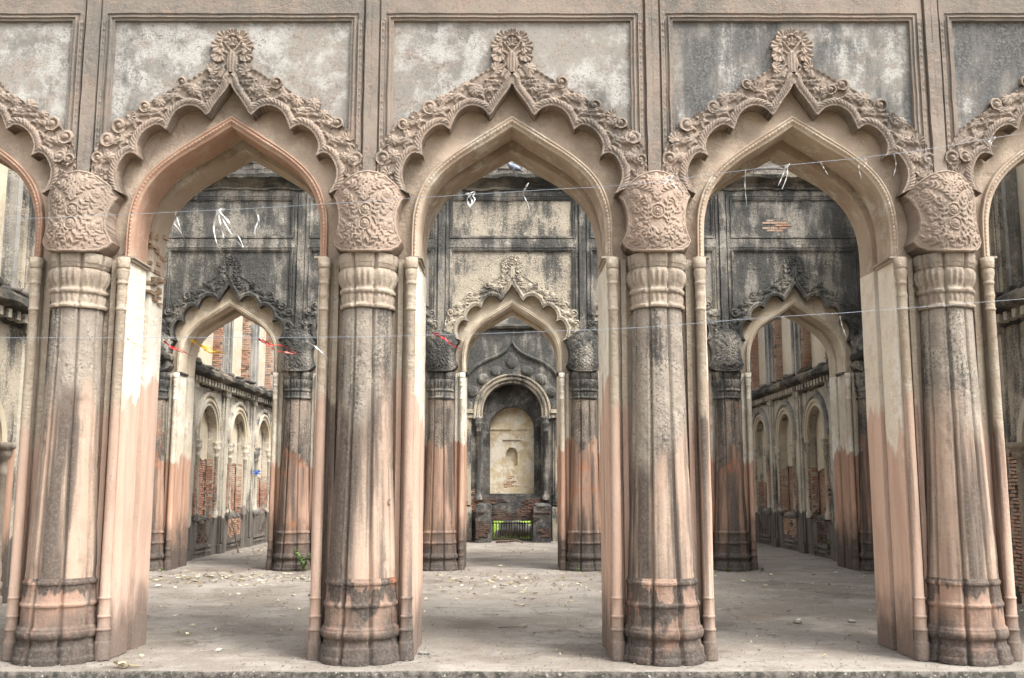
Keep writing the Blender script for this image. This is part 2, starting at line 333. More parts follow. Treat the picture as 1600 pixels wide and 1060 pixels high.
M['iron'] = simple('iron_bars', S_(46, 42, 40), S_(78, 62, 52), 20, .6, .003, .4)
M['wood'] = simple('dry_wood', S_(120, 104, 88), S_(80, 68, 58), 14, .9)
M['rock'] = simple('grey_rock', S_(150, 146, 140), S_(112, 110, 106), 6, .95, .03)
M['soil'] = M['earth']
def leafmat(name, a, b):
    m = MT(name); col = m.mix(m.geo.outputs['Random Per Island'], a, b)
    return m.done(col, .7)
M['leaf'] = leafmat('weed_leaf', S_(66, 96, 48), S_(110, 138, 70))
M['grass'] = leafmat('lawn_blades', srgb(120, 158, 52), srgb(170, 196, 84))
M['litter'] = leafmat('dry_leaf', S_(210, 202, 168), S_(112, 92, 62))
for k, c in (('cord', (150, 160, 174)), ('white_film', (206, 208, 208)), ('grey_film', (176, 178, 178)), ('red_film', (178, 30, 34)), ('pink_film', (232, 128, 116)), ('yellow_film', (206, 160, 24)), ('blue_film', (70, 110, 190))):
    mm = MT(k); mm.b.inputs['Roughness'].default_value = .35; M[k] = mm.done(mm.mix(mm.noise(40), srgb(*c), srgb(*[int(v * .86) for v in c])), .4, spec=.5)

# ------------------------------------------------------------------ layout
S = 2.84                        # bay width
YF, YM = 9.85, 20.15            # wall faces of the front and the inner arcade
XW = 7.1                        # side walls stand at +-XW
YB = 30.6                       # back wall
ZTOP = 7.95

# ground and platform
g = G(); g.box(-1500, 1500, -1500, 1500, -.9, -.5)
ob('ground', g.mesh('ground', M['earth']), kind='structure')
def floor_mesh():
    g = G()
    xs = np.linspace(-8.6, 8.6, 260); ys = np.r_[np.linspace(9.34, 12, 60), np.linspace(12.1, 31.85, 120)]
    X, Y = np.meshgrid(xs, ys); P = np.stack([X, Y, 0 * X], -1)
    Z = .012 * fbm(P * .9, 3) + .004 * fbm(P * 5, 8); Z = Z * np.clip((Y - 9.34) / .4, .3, 1) - .006
    Yj = Y + np.where(Y < 9.35, .035 * fbm(P * np.array([3, 0, 0]) + 4, 5, 4), 0)
    P = np.stack([X, Yj, Z], -1); g.grid(P, True)
    E = P[0]; rows = []
    for dz, dy in ((0, 0), (-.012, -.012), (-.05, -.02), (-.12, -.01), (-.25, 0), (-.5, .01)):
        R = E.copy(); R[:, 2] += dz; R[:, 1] += dy + (.012 * fbm(R * 7, 9) if dz else 0); rows.append(R)
    g.grid(np.array(rows)[::-1], True)
    return g.mesh('floor', M['floor'])
ob('floor', floor_mesh(), kind='structure')

# ------------------------------------------------------------------ arcade pieces (local: x along the wall, y=0 the wall face, +y inwards)
CUSP = [spline(s, 8) for s in (
    [(0, 5.665), (-.012, 5.60), (-.05, 5.53), (-.105, 5.455), (-.155, 5.38), (-.195, 5.31), (-.226, 5.278)],
    [(-.226, 5.278), (-.315, 5.36), (-.43, 5.378), (-.545, 5.30), (-.621, 5.13)],
    [(-.621, 5.13), (-.70, 5.178), (-.78, 5.158), (-.862, 5.08), (-.905, 4.97), (-.884, 4.853)],
    [(-.884, 4.853), (-.945, 4.887), (-1.009, 4.872), (-1.07, 4.783), (-1.095, 4.671), (-1.067, 4.56), (-1.016, 4.468)])]
CUSPL = np.vstack([c if i == 0 else c[1:] for i, c in enumerate(CUSP)])
OUTER = spline([(-1.34, 4.62), (-1.345, 4.78), (-1.31, 4.95), (-1.22, 5.10), (-1.08, 5.235), (-.95, 5.31), (-.82, 5.40), (-.67, 5.50), (-.53, 5.59), (-.39, 5.67), (-.25, 5.76), (-.12, 5.80), (-.03, 5.74), (0, 5.68)], 5)
RB_O = resample(spline([(0, 5.314), (-.325, 5.104), (-.603, 4.909), (-.80, 4.735), (-.915, 4.56), (-.98, 4.36), (-1.0, 4.15), (-1.003, 3.82)]), 150)
RB_I = resample(spline([(0, 5.206), (-.279, 5.018), (-.537, 4.855), (-.715, 4.70), (-.848, 4.50), (-.913, 4.27), (-.929, 4.05), (-.93, 3.82)]), 150)
RC_I = resample(spline([(0, 5.146), (-.279, 4.985), (-.537, 4.825), (-.715, 4.67), (-.845, 4.475), (-.913, 4.25), (-.929, 4.04), (-.93, 3.82)]), 150)
GRV = resample(spline([(0, 5.27), (-.29, 5.075), (-.56, 4.90), (-.75, 4.735), (-.885, 4.53), (-.955, 4.30), (-.985, 4.05), (-.985, 3.82)]), 150)
MID = resample(spline([(0, 5.72), (-.3, 5.56), (-.7, 5.33), (-1.05, 5.07), (-1.28, 4.84), (-1.40, 4.66), (-1.42, 4.5), (-1.42, 3.82)], 8), 150)
def row(c, y): return np.stack([c[:, 0], np.full(len(c), y) if np.isscalar(y) else y, c[:, 1]], 1)

def mesh_band(seed=0):
    g = G(); res = .0072
    xs = np.arange(-1.40, .0001, res); xs[-1] = 0; zs = np.arange(4.40, 5.90, res)
    X, Z = np.meshgrid(xs, zs)
    poly = np.vstack([CUSPL, OUTER]); 
    d_in, s = polydist(X, Z, CUSPL); d_all, _ = polydist(X, Z, np.vstack([poly, poly[:1]]))
    ins = inpoly(X, Z, poly); sd = np.where(ins, d_all, -d_all)
    near0 = (X > -.5 * res) & inpoly(X - .01, Z, poly); sd = np.where(near0, .01, sd)
    rim = np.clip(1 - ((d_in - .045) / .045) ** 2, 0, 1) ** .5
    hatch = .5 + .5 * np.cos(2 * math.pi * (s / .030 + d_in / .040))
    band = np.clip(1 - ((d_in - .050) / .032) ** 2, 0, 1) ** .5
    h = np.where(d_in < .086, .006 + .016 * band + .013 * hatch * band, 0)
    h = np.maximum(h, .020 * np.clip(1 - ((d_in - .009) / .011) ** 2, 0, 1) ** .5)
    # leaves rising from the rim into the field
    for per, a0, sl, hh in ((.13, .0, .75, .036), (.13, .065, -.6, .028), (.21, .03, 1.3, .03)):
        t = (d_in - .085) / .17; u = ((s + a0 - sl * (d_in - .09)) % per) - per / 2
        wv = .034 * np.sin(np.clip(t, 0, 1) * math.pi) ** .7 + 1e-4
        lf = np.clip(1 - (u / wv) ** 2, 0, 1); vein = .5 + .5 * np.cos(2 * math.pi * (t * 5 + np.abs(u) * 24))
        h = np.maximum(h, np.where((t > 0) & (t < 1), hh * lf ** .5 * (.75 + .25 * vein) - .006 * np.exp(-(u / .004) ** 2), 0))
    outr, s2 = polydist(X, Z, OUTER)                                   # rolled outer edge, gnarled
    h = np.maximum(h, .022 * np.clip(1 - (outr / .024) ** 2, 0, 1) * (.7 + .3 * np.cos(2 * math.pi * s2 / .06)))
    h = h + .010 + .004 * fbm(np.stack([X * 30, Z * 30, 0 * X], -1), seed)
    relief(g, xs, zs, sd, -.035 - 1.0 * h, .115)
    mirror(g); return g.mesh('cusped_band', M['band'])

def mesh_motif(kind, R=.08):
    g = G(); n = 40; xs = np.linspace(-1.32 * R, 1.32 * R, n); X, Z = np.meshgrid(xs, xs); r = np.hypot(X, Z); t = np.arctan2(Z, X)
    if kind == 'flower':
        k = 9; pet = np.abs(np.cos(t * k / 2)); edge = R * (.84 + .16 * pet ** .6); sd = edge - r
        h = .034 * np.sqrt(np.clip(1 - (r / edge) ** 2, 0, 1)) - .010 * (1 - pet) ** 1.5 * np.clip(r / R * 2 - .5, 0, 1)
        h = np.maximum(h, .046 * np.sqrt(np.clip(1 - (r / (.24 * R)) ** 2, 0, 1)))
    elif kind == 'shell':
        k = 14; up = (Z + .55 * R); r2 = np.hypot(X, up); t2 = np.arctan2(X, up); edge = 1.35 * R * (.9 + .1 * np.abs(np.cos(t2 * k / 2))) * np.clip(np.cos(t2 * .62), 0.1, 1)
        sd = np.minimum(edge - r2, up + .12 * R); h = .018 + .026 * np.clip(r2 / (1.3 * R), 0, 1) - .014 * (1 - np.abs(np.cos(t2 * k / 2))) * np.clip(r2 / R, 0, 1)
        h = np.maximum(h, .04 * np.sqrt(np.clip(1 - ((r2 - .1 * R) / (.3 * R)) ** 2, 0, 1)))
    else:                                             # volute with a ball eye and a leafy tail
        p = R * .78; q = ((r / p - t / (2 * math.pi)) % 1.0 - .5) * p
        tube = np.sqrt(np.clip(1 - (q / (.30 * p)) ** 2, 0, 1)) * (r < R)
        ball = np.sqrt(np.clip(1 - (r / (.40 * R)) ** 2, 0, 1))
        cx, cz = .62 * R, -.62 * R; u = (X - cx) * .75 + (Z - cz) * -.66; v = (X - cx) * .66 + (Z - cz) * .75
        tail = np.clip(1 - (u / (.5 * R)) ** 2 - (v / (.24 * R)) ** 2, 0, 1)
        sd = np.maximum(R * (.96 + .04 * np.cos(t * 7)) - r, (np.sqrt(tail) - .3) * R)
        h = np.maximum(np.maximum(.008 + .034 * tube, .052 * ball), .030 * np.sqrt(tail))
    relief(g, xs, xs, sd, -h, .03); return g.mesh(kind, M['band'])

def mesh_finial():
    g = G(); res = .0072; xs = np.arange(-.30, .301, res); zs = np.arange(5.72, 6.33, res); X, Z = np.meshgrid(xs, zs)
    sd = np.full(X.shape, -1.); h = np.zeros(X.shape) + .004
    def shell(cx, cz, R, a):
        nonlocal sd, h
        ux, uz = math.cos(a), math.sin(a); U = (X - cx) * ux + (Z - cz) * uz + .5 * R; V = -(X - cx) * uz + (Z - cz) * ux
        r = np.hypot(U, V); t = np.arctan2(V, U); ed = 1.45 * R * (.9 + .1 * np.abs(np.cos(t * 6))) * np.clip(np.cos(t * .66), .1, 1)
        s = np.minimum(ed - r, U + .1 * R); sd = np.maximum(sd, s)
        hh = .022 + .034 * np.clip(r / (1.3 * R), 0, 1) - .018 * (1 - np.abs(np.cos(t * 6))) * np.clip(r / R, 0, 1)
        hh = np.maximum(hh, .05 * np.sqrt(np.clip(1 - ((r - .1 * R) / (.32 * R)) ** 2, 0, 1)))
        h = np.where(s > -.004, np.maximum(h, hh), h)
    for sx in (-1, 1):
        shell(.16 * sx, 5.935, .085, math.pi / 2 - sx * 2.5); shell(.165 * sx, 6.06, .088, math.pi / 2 - sx * 1.75); shell(.11 * sx, 6.175, .08, math.pi / 2 - sx * .9)
    shell(0, 6.225, .058, math.pi / 2); shell(0, 6.10, .062, math.pi / 2)
    el = (1 - np.hypot(X / .17, (Z - 6.02) / .2)) * .17; sd = np.maximum(sd, el)
    # vase and stems
    w = .052 + .03 * np.sin(np.clip((Z - 5.74) / .3, 0, 1) * math.pi * 1.5) ** 2; body = w - np.abs(X); body = np.minimum(body, np.minimum(Z - 5.735, 6.05 - Z))
    body = np.where(Z > 5.98, -1, body); sd = np.maximum(sd, body); h = np.where(body > -.004, np.maximum(h, .05 * np.sqrt(np.clip(1 - (X / (w + .01)) ** 2, 0, 1)) - .010 * (np.cos(X * 190) > .4)), h)
    for sx in (-1, 1):
        for p in ([(0, 5.9), (.08 * sx, 5.99), (.15 * sx, 5.98)], [(0, 5.98), (.06 * sx, 6.06), (.1 * sx, 6.12)], [(0, 5.78), (.06 * sx, 5.83), (.1 * sx, 5.80), (.09 * sx, 5.76)]):
            d, _ = polydist(X, Z, spline(p, 6)); sd = np.maximum(sd, .016 - d); h = np.where(d < .018, np.maximum(h, .03 * np.sqrt(np.clip(1 - (d / .018) ** 2, 0, 1)) + .004), h)
    relief(g, xs, zs, sd, -.004 - h, .03); return g.mesh('finial', M['band'])

BULB = np.array([(0, 4.675), (.10, 4.66), (.20, 4.625), (.30, 4.56), (.405, 4.462), (.36, 4.39), (.325, 4.28), (.313, 4.18), (.325, 4.08), (.378, 3.965), (.34, 3.905), (.27, 3.855), (.15, 3.83), (0, 3.825)])
def mesh_bracket(var=0):
    g = G(); res = .0062; xs = np.arange(-.42, .4201, res); zs = np.arange(3.80, 4.70, res); X, Z = np.meshgrid(xs, zs)
    poly = np.vstack([BULB, BULB[::-1][1:-1] * np.array([-1, 1])]); d, s = polydist(X, Z, np.vstack([poly, poly[:1]]))
    sd = np.where(inpoly(X, Z, poly), d, -d)
    A = np.abs(X) if var != 1 else np.abs(X + .015 * np.sin(Z * 9)); h = np.zeros(X.shape)
    def mx(v, m=None):
        nonlocal h; h = np.maximum(h, v)
    def leaf(x0, z0, a, L, w, hh=.017):
        U = (A - x0) * math.cos(a) + (Z - z0) * math.sin(a); V = -(A - x0) * math.sin(a) + (Z - z0) * math.cos(a); t = U / L
        wv = w * np.sin(np.clip(t, 0, 1) * math.pi) ** .8 + 1e-5
        mx(np.where((t > 0) & (t < 1), hh * np.clip(1 - (V / wv) ** 2, 0, 1) ** .5 - .005 * np.exp(-(V / .003) ** 2), 0))
    def rose(cx, cz, R, k, hh=.018, ring=True):
        r = np.hypot(A - cx, Z - cz); t = np.arctan2(Z - cz, A - cx)
        if cx == 0: r = np.hypot(X, Z - cz); t = np.arctan2(Z - cz, X)
        p = np.abs(np.cos(t * k / 2)); m = r < R * 1.05
        nonlocal h; h = np.where(m, hh * np.clip(1 - (r / R) ** 4, 0, 1) * (.35 + .65 * p ** .7), h)
        mx(np.where(r < .22 * R, hh * 1.2, 0)); 
        if ring: mx(.016 * np.clip(1 - ((r - R * 1.22) / (.16 * R)) ** 2, 0, 1) ** .5)
    def stem(p, w=.007, hh=.014):
        dd, _ = polydist(A, Z, spline(p, 6)); mx(hh * np.clip(1 - (dd / w) ** 2, 0, 1) ** .5)
    rg = random.Random(3 + var)
    stems = [[(.02, 3.86), (.06, 3.96), (.16, 4.04), (.22, 4.12)], [(.1, 3.86), (.2, 3.92), (.29, 3.98)], [(.06, 3.98), (.12, 4.12), (.2, 4.24), (.25, 4.33)],
             [(.0, 4.36), (.05, 4.44), (.13, 4.50), (.2, 4.52)], [(.12, 4.14), (.1, 4.26), (.13, 4.36), (.22, 4.38)], [(0, 4.40), (.02, 4.5), (.06, 4.58), (.12, 4.6)], [(.24, 4.5), (.31, 4.49), (.33, 4.44), (.29, 4.38), (.25, 4.28)], [(.15, 3.86), (.2, 4.02), (.27, 4.1)]]
    for st in stems:
        st = [(x + rg.uniform(-.012, .012), z + rg.uniform(-.012, .012)) for x, z in st]; stem(st)
        c = resample(spline(st, 6), max(3, int(len(st) * 1.9)))
        for i in range(len(c) - 1):
            a = math.atan2(*(c[i + 1] - c[i])[::-1])
            for sg in (-1, 1): leaf(c[i, 0], c[i, 1], a + sg * rg.uniform(.6, 1.0), rg.uniform(.05, .075), rg.uniform(.012, .018))
        leaf(c[-1, 0], c[-1, 1], a, .07, .02)
    for k in range(5): leaf(0, 4.33 + k * .05, math.pi / 2 - .55, .085, .016)
    if var == 2:
        for k in range(3): leaf(0.0, 3.87 + k * .06, .9, .11, .02)
        rose(0, 4.23, .058, 10); rose(0, 4.235, .03, 6, ring=False)
    else: rose(0, 4.245, .052, 8); rose(0, 4.105, .052, 12)
    rose(.235, 4.435, .058, 9, ring=False); rose(.2, 4.09, .045, 7, ring=False); leaf(.0, 4.56, math.pi / 2, .09, .03)
    mx(.02 * np.clip(1 - ((d - .012) / .013) ** 2, 0, 1) ** .5); mx(.011 * np.clip(1 - ((d - .034) / .007) ** 2, 0, 1) ** .5)
    h = h + .003 * fbm(np.stack([X * 40, Z * 40, 0 * X], -1), 4)
    yf = np.interp(Z, [3.82, 3.97, 4.2, 4.4, 4.55, 4.7], [-.30, -.325, -.29, -.27, -.235, -.15]) + (np.abs(X) / .42) ** 2.1 * .30
    relief(g, xs, zs, sd, yf - 1.15 * h, .16)
    k = len(g.F); return g.mesh('carved_bracket', M['bulb'])

def mesh_ring():
    g = G(); n = 150; sarc = np.r_[0, np.cumsum(np.linalg.norm(np.diff(RB_O, axis=0), axis=1))]
    rope = .010 * np.cos(2 * math.pi * sarc / .045); L = lambda t: RB_O * (1 - t) + RB_I * t
    # resample finer for the rope bead
    def fine(c): return resample(c, 420)
    o, i_, c_, gv = fine(RB_O), fine(RB_I), fine(RC_I), fine(GRV); s4 = np.linspace(0, sarc[-1], 420); rp = lambda a, ph: a * np.cos(2 * math.pi * s4 / .042 + ph)
    mixr = lambda t: o * (1 - t) + i_ * t
    rows = [row(o, .14), row(o, .05), row(mixr(.08), .035), row(mixr(.22), .035), row(mixr(.28), .052), row(mixr(.34), .042 + rp(.0015, 0)), row(mixr(.48), .030 + rp(.0045, .9)), row(mixr(.62), .042 + rp(.0015, 1.8)), row(mixr(.68), .056), row(mixr(.96), .056), row(i_, .062), row(i_, .28), row(i_, .45)]
    g.grid(np.array(rows), True); mirror(g); return g.mesh('pointed_arch', M['ring'], lambda V: jit(V, .0035, 4))
def mesh_ring_back():
    g = G()
    g.grid(np.array([row(GRV, .449), row(GRV, .60)])); g.grid(np.array([row(GRV * 1.01, .60), row(RC_I, .60)])); g.grid(np.array([row(RC_I, .60), row(RC_I, .8), row(RC_I, .98)]))
    g.grid(np.array([row(RB_I, .45), row(GRV * 1.01, .45)]))
    mirror(g); return g.mesh('rear_arch', M['ring'], lambda V: jit(V, .012, 2.5, 3))
def mesh_tymp():
    g = G(); rows = []
    for t in np.linspace(0, 1, 14): rows.append(row(RB_O * (1 - t) + MID * t, .105 + .035 * math.sin(t * math.pi)))
    g.grid(np.array(rows), True); mirror(g); return g.mesh('recessed_face', M['tymp'], lambda V: jit(V, .005, 3, 2))
E_ = [0, .004, .03, .034, .05, .055, .075, .08, .130, .135, .150, .155, .22]
H_ = [0, .035, .035, .052, .052, .03, .03, .045, .045, .02, .02, .068, .068]
def mesh_spandrel(ZT=8.5):
    g = G(); hx = np.r_[np.arange(0, 1.199, .05), 1.2 + np.array(E_)]; hx = np.unique(np.round(hx, 4)); xs = np.r_[-hx[::-1][:-1], hx]
    e8 = np.array(E_[:8])
    zs = np.unique(np.round(np.r_[np.arange(3.85, 6.28, .055), 6.29 + e8, 6.44, 6.62 - e8, np.arange(6.62, 7.35, .07), 7.35 + e8, 7.5, 7.75, ZT], 4))
    X, Z = np.meshgrid(xs, zs); ax = np.abs(X)
    e1 = np.maximum(ax - 1.2, Z - 6.29); e2 = np.maximum(np.maximum(ax - 1.2, Z - 7.35), 6.62 - Z); e = np.minimum(e1, e2)
    h = np.where(e <= .08, np.interp(e, E_, H_), np.where(ax > 1.28, np.interp(ax - 1.2, E_, H_), .045)); h = np.where(e < 0, 0, h); h = np.where(Z > 7.45, .045, h)
    mid = np.interp(-ax, MID[::-1, 0], MID[::-1, 1]); sd = Z - mid + .02
    y = -h + .006 * fbm(np.stack([X * 1.5, Z * 1.5, 0 * X], -1), 6)
    relief(g, xs, zs, sd, y, None, snap=False); g.S = [False] * len(g.F)
    me = g.mesh('spandrel_wall', M['panel'], lambda V: jit(V, .008, 4, 4)); me.materials.append(M['pil'])
    V = g.verts(); F = np.array(g.F); c = V[F].mean(1); e = np.minimum(np.maximum(np.abs(c[:, 0]) - 1.2, c[:, 2] - 6.29), np.maximum(np.maximum(np.abs(c[:, 0]) - 1.2, c[:, 2] - 7.35), 6.62 - c[:, 2]))
    me.polygons.foreach_set('material_index', (e > 0).astype(np.int32)); return me
def mesh_back(ZT=8.5):
    g = G(); top = resample(np.array([(0, ZT), (-1.42, ZT), (-1.42, 3.82)]), 150); rows = [row(RC_I * (1 - t) + top * t, .98) for t in np.linspace(0, 1, 8)]
    g.grid(np.array(rows)); mirror(g); g.add([(-1.42, -.07, ZT), (1.42, -.07, ZT), (1.42, .98, ZT), (-1.42, .98, ZT)], [(0, 1, 2, 3)])
    return g.mesh('rear_wall', M['sidecream'])
def mesh_diamonds():
    g = G(); xs = np.linspace(-.024, .024, 7); zs = np.arange(4.85, 6.29, .008); X, Z = np.meshgrid(xs, zs); u = (Z % .07) / .07 * 2 - 1
    h = .012 * np.clip(1 - np.abs(X) / .022 - np.abs(u) * .9, 0, 1) + .012 * (np.abs(X) > .021)
    relief(g, xs, zs, np.full(X.shape, 1.), -h, .02); return g.mesh('diamond_strip', M['pil'])

LOB = dict(lobes=8, depth=.12)
BASE = [(0, .395), (.035, .395), (.05, .388), (.06, .378), (.125, .375), (.14, .365), (.15, .352), (.195, .345), (.21, .352), (.225, .37), (.25, .378), (.275, .378), (.29, .366), (.305, .366), (.32, .348), (.335, .342), (.49, .336), (.505, .35), (.525, .352), (.54, .338), (.56, .334), (.69, .326), (.70, .338), (.725, .338), (.735, .324), (.755, .322)]
CAPP = [(3.30, .252, 0), (3.305, .268, 0), (3.325, .272, 0), (3.34, .266, 0), (3.345, .252, 0), (3.37, .252, .006), (3.41, .256, .009), (3.445, .252, .005), (3.455, .27, 0), (3.475, .276, 0), (3.49, .27, 0), (3.495, .256, 0), (3.52, .255, .003), (3.555, .270, .010), (3.59, .282, .012), (3.625, .288, .011), (3.655, .288, .008), (3.68, .278, .004), (3.695, .268, 0), (3.70, .280, 0), (3.735, .284, 0), (3.74, .290, 0), (3.835, .295, 0), (3.84, .28, 0)]
def chip(V, a, fr=6.5, th=.30):
    f = np.clip(fbm(V * np.array([fr, fr, fr * .6]), 21, 4) - th, 0, .22) / .22; r = V[:, :2] - np.array([0, .02]); n = r / (np.linalg.norm(r, axis=1)[:, None] + 1e-6)
    V = V.copy(); V[:, :2] -= n * (a * f + .0012 * vn(V * 30, 3))[:, None]; return V
def colmesh(name, prof, mat, n=96, amp=.004, pet=None, depth=.12):
    g = G(); lathe(g, prof if name == 'column' else crisp(prof), n, 8, depth, pet, True, 0, .02, rot=-math.pi / 2); return g.mesh(name, mat, lambda V: chip(jit(V, amp, 3.0, 7), .009))
def mesh_colonnette():
    g = G(); lathe(g, crisp([(0, .078), (.16, .074), (.17, .066), (.26, .062), (.265, .068), (.28, .068), (.285, .058), (.38, .056), (.385, .062), (.40, .062), (.405, .055), (.55, .054), (.555, .058), (.57, .058), (.575, .05), (3.30, .046), (3.305, .053), (3.325, .053), (3.33, .046), (3.42, .048), (3.45, .054), (3.48, .048), (3.56, .047), (3.565, .054), (3.58, .054), (3.60, .048), (3.66, .060), (3.70, .062), (3.72, .052), (3.73, .064), (3.83, .066)], .0015), 14)
    return g.mesh('colonnette', M['pier'], lambda V: jit(V, .003, 4, 2))
def prism(plan, zs, name, mat, amp=.006, freq=3):
    g = G(); p = np.array(plan, float); q = []
    for a, b in zip(p, np.roll(p, -1, axis=0)):
        k = max(1, int(np.linalg.norm(b - a) / .12)); q += [a + (b - a) * i / k for i in range(k)]
    q = np.array(q); P = np.zeros((len(zs), len(q), 3)); P[:, :, :2] = q[None]; P[:, :, 2] = np.array(zs)[:, None]
    g.grid(P, False, True); return g.mesh(name, mat, lambda V: jit(V, amp, freq, 9))
ZS = np.r_[0, np.arange(.1, 3.8, .12), 3.825]
PIER = [(-.24, .10), (-.29, .10), (-.295, .05), (-.345, .05), (-.35, .085), (-.375, .085), (-.38, .11), (-.39, .11), (-.395, .06), (-.43, .06), (-.43, .37), (-.345, .38), (-.345, .60), (-.43, .61), (-.43, .97), (.43, .97), (.43, .61), (.345, .60), (.345, .38), (.43, .37), (.43, .06), (.395, .06), (.39, .11), (.38, .11), (.375, .085), (.35, .085), (.345, .05), (.295, .05), (.29, .10), (.24, .10)]
B = dict(band=[mesh_band(0), mesh_band(5)], flower=mesh_motif('flower'), shell=mesh_motif('shell'), scroll=mesh_motif('scroll', .085), finial=mesh_finial(),
         bracket=[mesh_bracket(0), mesh_bracket(1), mesh_bracket(2)], ring=mesh_ring(), ringb=mesh_ring_back(), tymp=mesh_tymp(), span=mesh_spandrel(), back=mesh_back(), span1=mesh_spandrel(7.9), back1=mesh_back(7.9), dia=mesh_diamonds(),
         base=colmesh('base', BASE, M['base'], 128, .004), shaft=colmesh('column', [(z, float(np.interp(z, [.75, 1.4, 2.0, 2.6, 3.3], [.318, .292, .270, .254, .240]))) for z in np.linspace(.75, 3.305, 130)], M['shaft'], 128, .007),
         cap=colmesh('capital', CAPP, M['cap'], 192, .012, pet=32, depth=.11), coln=mesh_colonnette(),
         pier=prism(PIER, ZS, 'pier', M['pier'], .004), 
         jamb=prism([(0, -.02), (.06, -.02), (.063, .385), (.0, .385)], ZS, 'jamb', M['jamb'], .005), jambr=prism([(0, 0), (.055, 0), (.06, .39), (.0, .39)], ZS, 'rear_jamb', M['jamb'], .008))
def mesh_impost():
    g = G()
    for z0, z1, p in ((3.80, 3.83, .012), (3.83, 3.85, .03)): g.box(-.03, .07 + p, .03 - p, .45 + p, z0, z1)
    return g.mesh('impost', M['cap'], lambda V: jit(V, .006, 6))
B['imp'] = mesh_impost()
MOT = [('shell', -.17, 5.80, 1.0, 1.1), ('flower', -.37, 5.575, .9, 0), ('scroll', -.50, 5.63, .85, .3), ('flower', -.715, 5.455, .92, 0), ('scroll', -.845, 5.40, 1.0, .2), ('shell', -.985, 5.285, .8, .9), ('scroll', -1.085, 5.20, 1.0, .1),
       ('scroll', -1.225, 5.055, 1.05, -.2), ('flower', -1.18, 4.87, .95, 0), ('scroll', -1.30, 4.84, .95, .8), ('shell', -1.24, 4.70, .8, -.6)]

def arcade(y0, label, mats, bays, cols):
    root = thing('arcade', label, 'arcade', (0, y0, 0)); rg = random.Random(5 + int(y0))
    for i in bays:
        x = i * S; mt = mats(i)
        for nm, key in (('spandrel_wall', 'span'), ('recessed_face', 'tymp'), ('pointed_arch', 'ring'), ('rear_arch', 'ringb'), ('rear_wall', 'back')):
            o = ob(nm, B[key + '1'] if y0 < 12 and key in ('span', 'back') else B[key], root, (x, 0, 0), mt[key])
            if key == 'span' and mt['pil'] != M['pil']: o.material_slots[1].link = 'OBJECT'; o.material_slots[1].material = mt['pil']
        arch = ob('cusped_arch', B['band'][i % 2], root, (x, 0, 0), mt['band'])
        ob('finial', B['finial'], arch, (0, 0, 5.74 * .14 + .01), mt['band'], scale=(.88 * rg.choice((-1, 1)), .85, .86))
        for k, px, pz, sc, a in MOT:
            for sx in (-1, 1):
                q = k if rg.random() < .72 else rg.choice(['flower', 'scroll', 'shell'])
                if rg.random() < .1: continue
                s_ = sc * rg.uniform(.74, 1.02)
                ob(q, B[q], arch, (-sx * (px + .012 + rg.uniform(-.02, .02)), -.055, pz - .018 + rg.uniform(-.02, .02)), mt['band'], rot=(rg.uniform(-.2, .2), -sx * (a + rg.uniform(-.35, .35)), 0), scale=(s_ * -sx, rg.uniform(.6, .9), s_))
        for sx in (-1, 1): ob('diamond_strip', B['dia'], root, (x + sx * 1.305, -.042, 0), mt['pil'])
        for sx in (-1, 1):
            ob('diamond_strip', B['dia'], root, (x + sx * 1.305, -.042, 0), mt['pil']) if False else None
    for k, c in enumerate(cols):
        x = c * S; mt = mats(c)
        sh = ob('column', B['shaft'], root, (x, 0, 0), mt['shaft'], rot=(0, 0, rg.uniform(-.06, .06)))
        ob('base', B['base'], sh, (0, 0, 0), mt['base']); ob('capital', B['cap'], sh, (0, 0, 0), mt['cap'])
        ob('carved_bracket', B['bracket'][(2, 0, 1)[k % 3] if k != 1 else 1], sh, (0, 0, 0), mt['bulb'], scale=(.90, 1, 1))
        ob('pier', B['pier'], root, (x, 0, 0), mt['pier'])
        for sx in (-1, 1):
            ob('colonnette', B['coln'], root, (x + sx * .428, .0, 0), mt['pier'])
            ob('jamb', B['jamb'], root, (x + sx * .431, .06, 0), mt['jamb'], scale=(sx, 1, 1))
            ob('rear_jamb', B['jambr'], root, (x + sx * .431, .595, 0), mt['jamb'], scale=(sx, 1, 1))
            ob('impost', B['imp'], root, (x + sx * .431, 0, 0), mt['cap'], scale=(sx, 1, 1))
    return root
def mats_front(i):
    d = dict(span=M['paneldark'] if i >= .9 else M['panel'], tymp=M['tymp'], ring=M['ringred'] if i in (-1, -2) else M['ring'], ringb=M['ring'], back=M['sidecream'], band=M['band'], pil=M['pil'], shaft=M['shaft'], base=M['base'], cap=M['cap'], bulb=M['bulb'], pier=M['pier'], jamb=M['jamb'])
    return d
def mats_mid(i):
    return dict(span=M['mcream'] if i == 0 else M['mwall'], tymp=M['mring'], ring=M['mring'], ringb=M['mring'], back=M['sidecream'], band=M['mcream'] if i == 0 else M['mwall'], pil=M['mwall'], shaft=M['mshaft'], base=M['mshaft'], cap=M['mwall'], bulb=M['mwall'], pier=M['mjamb'], jamb=M['mjamb'])
CB = [-2, -1, 0, 1, 2]; CC = [-2.5, -1.5, -.5, .5, 1.5, 2.5]
A1 = arcade(YF, 'front row of tall carved cusped arches on pale pink fluted columns', mats_front, CB, CC)
A2 = arcade(YM, 'inner row of cusped arches blackened by algae, seen through the front arches', mats_mid, CB, CC)

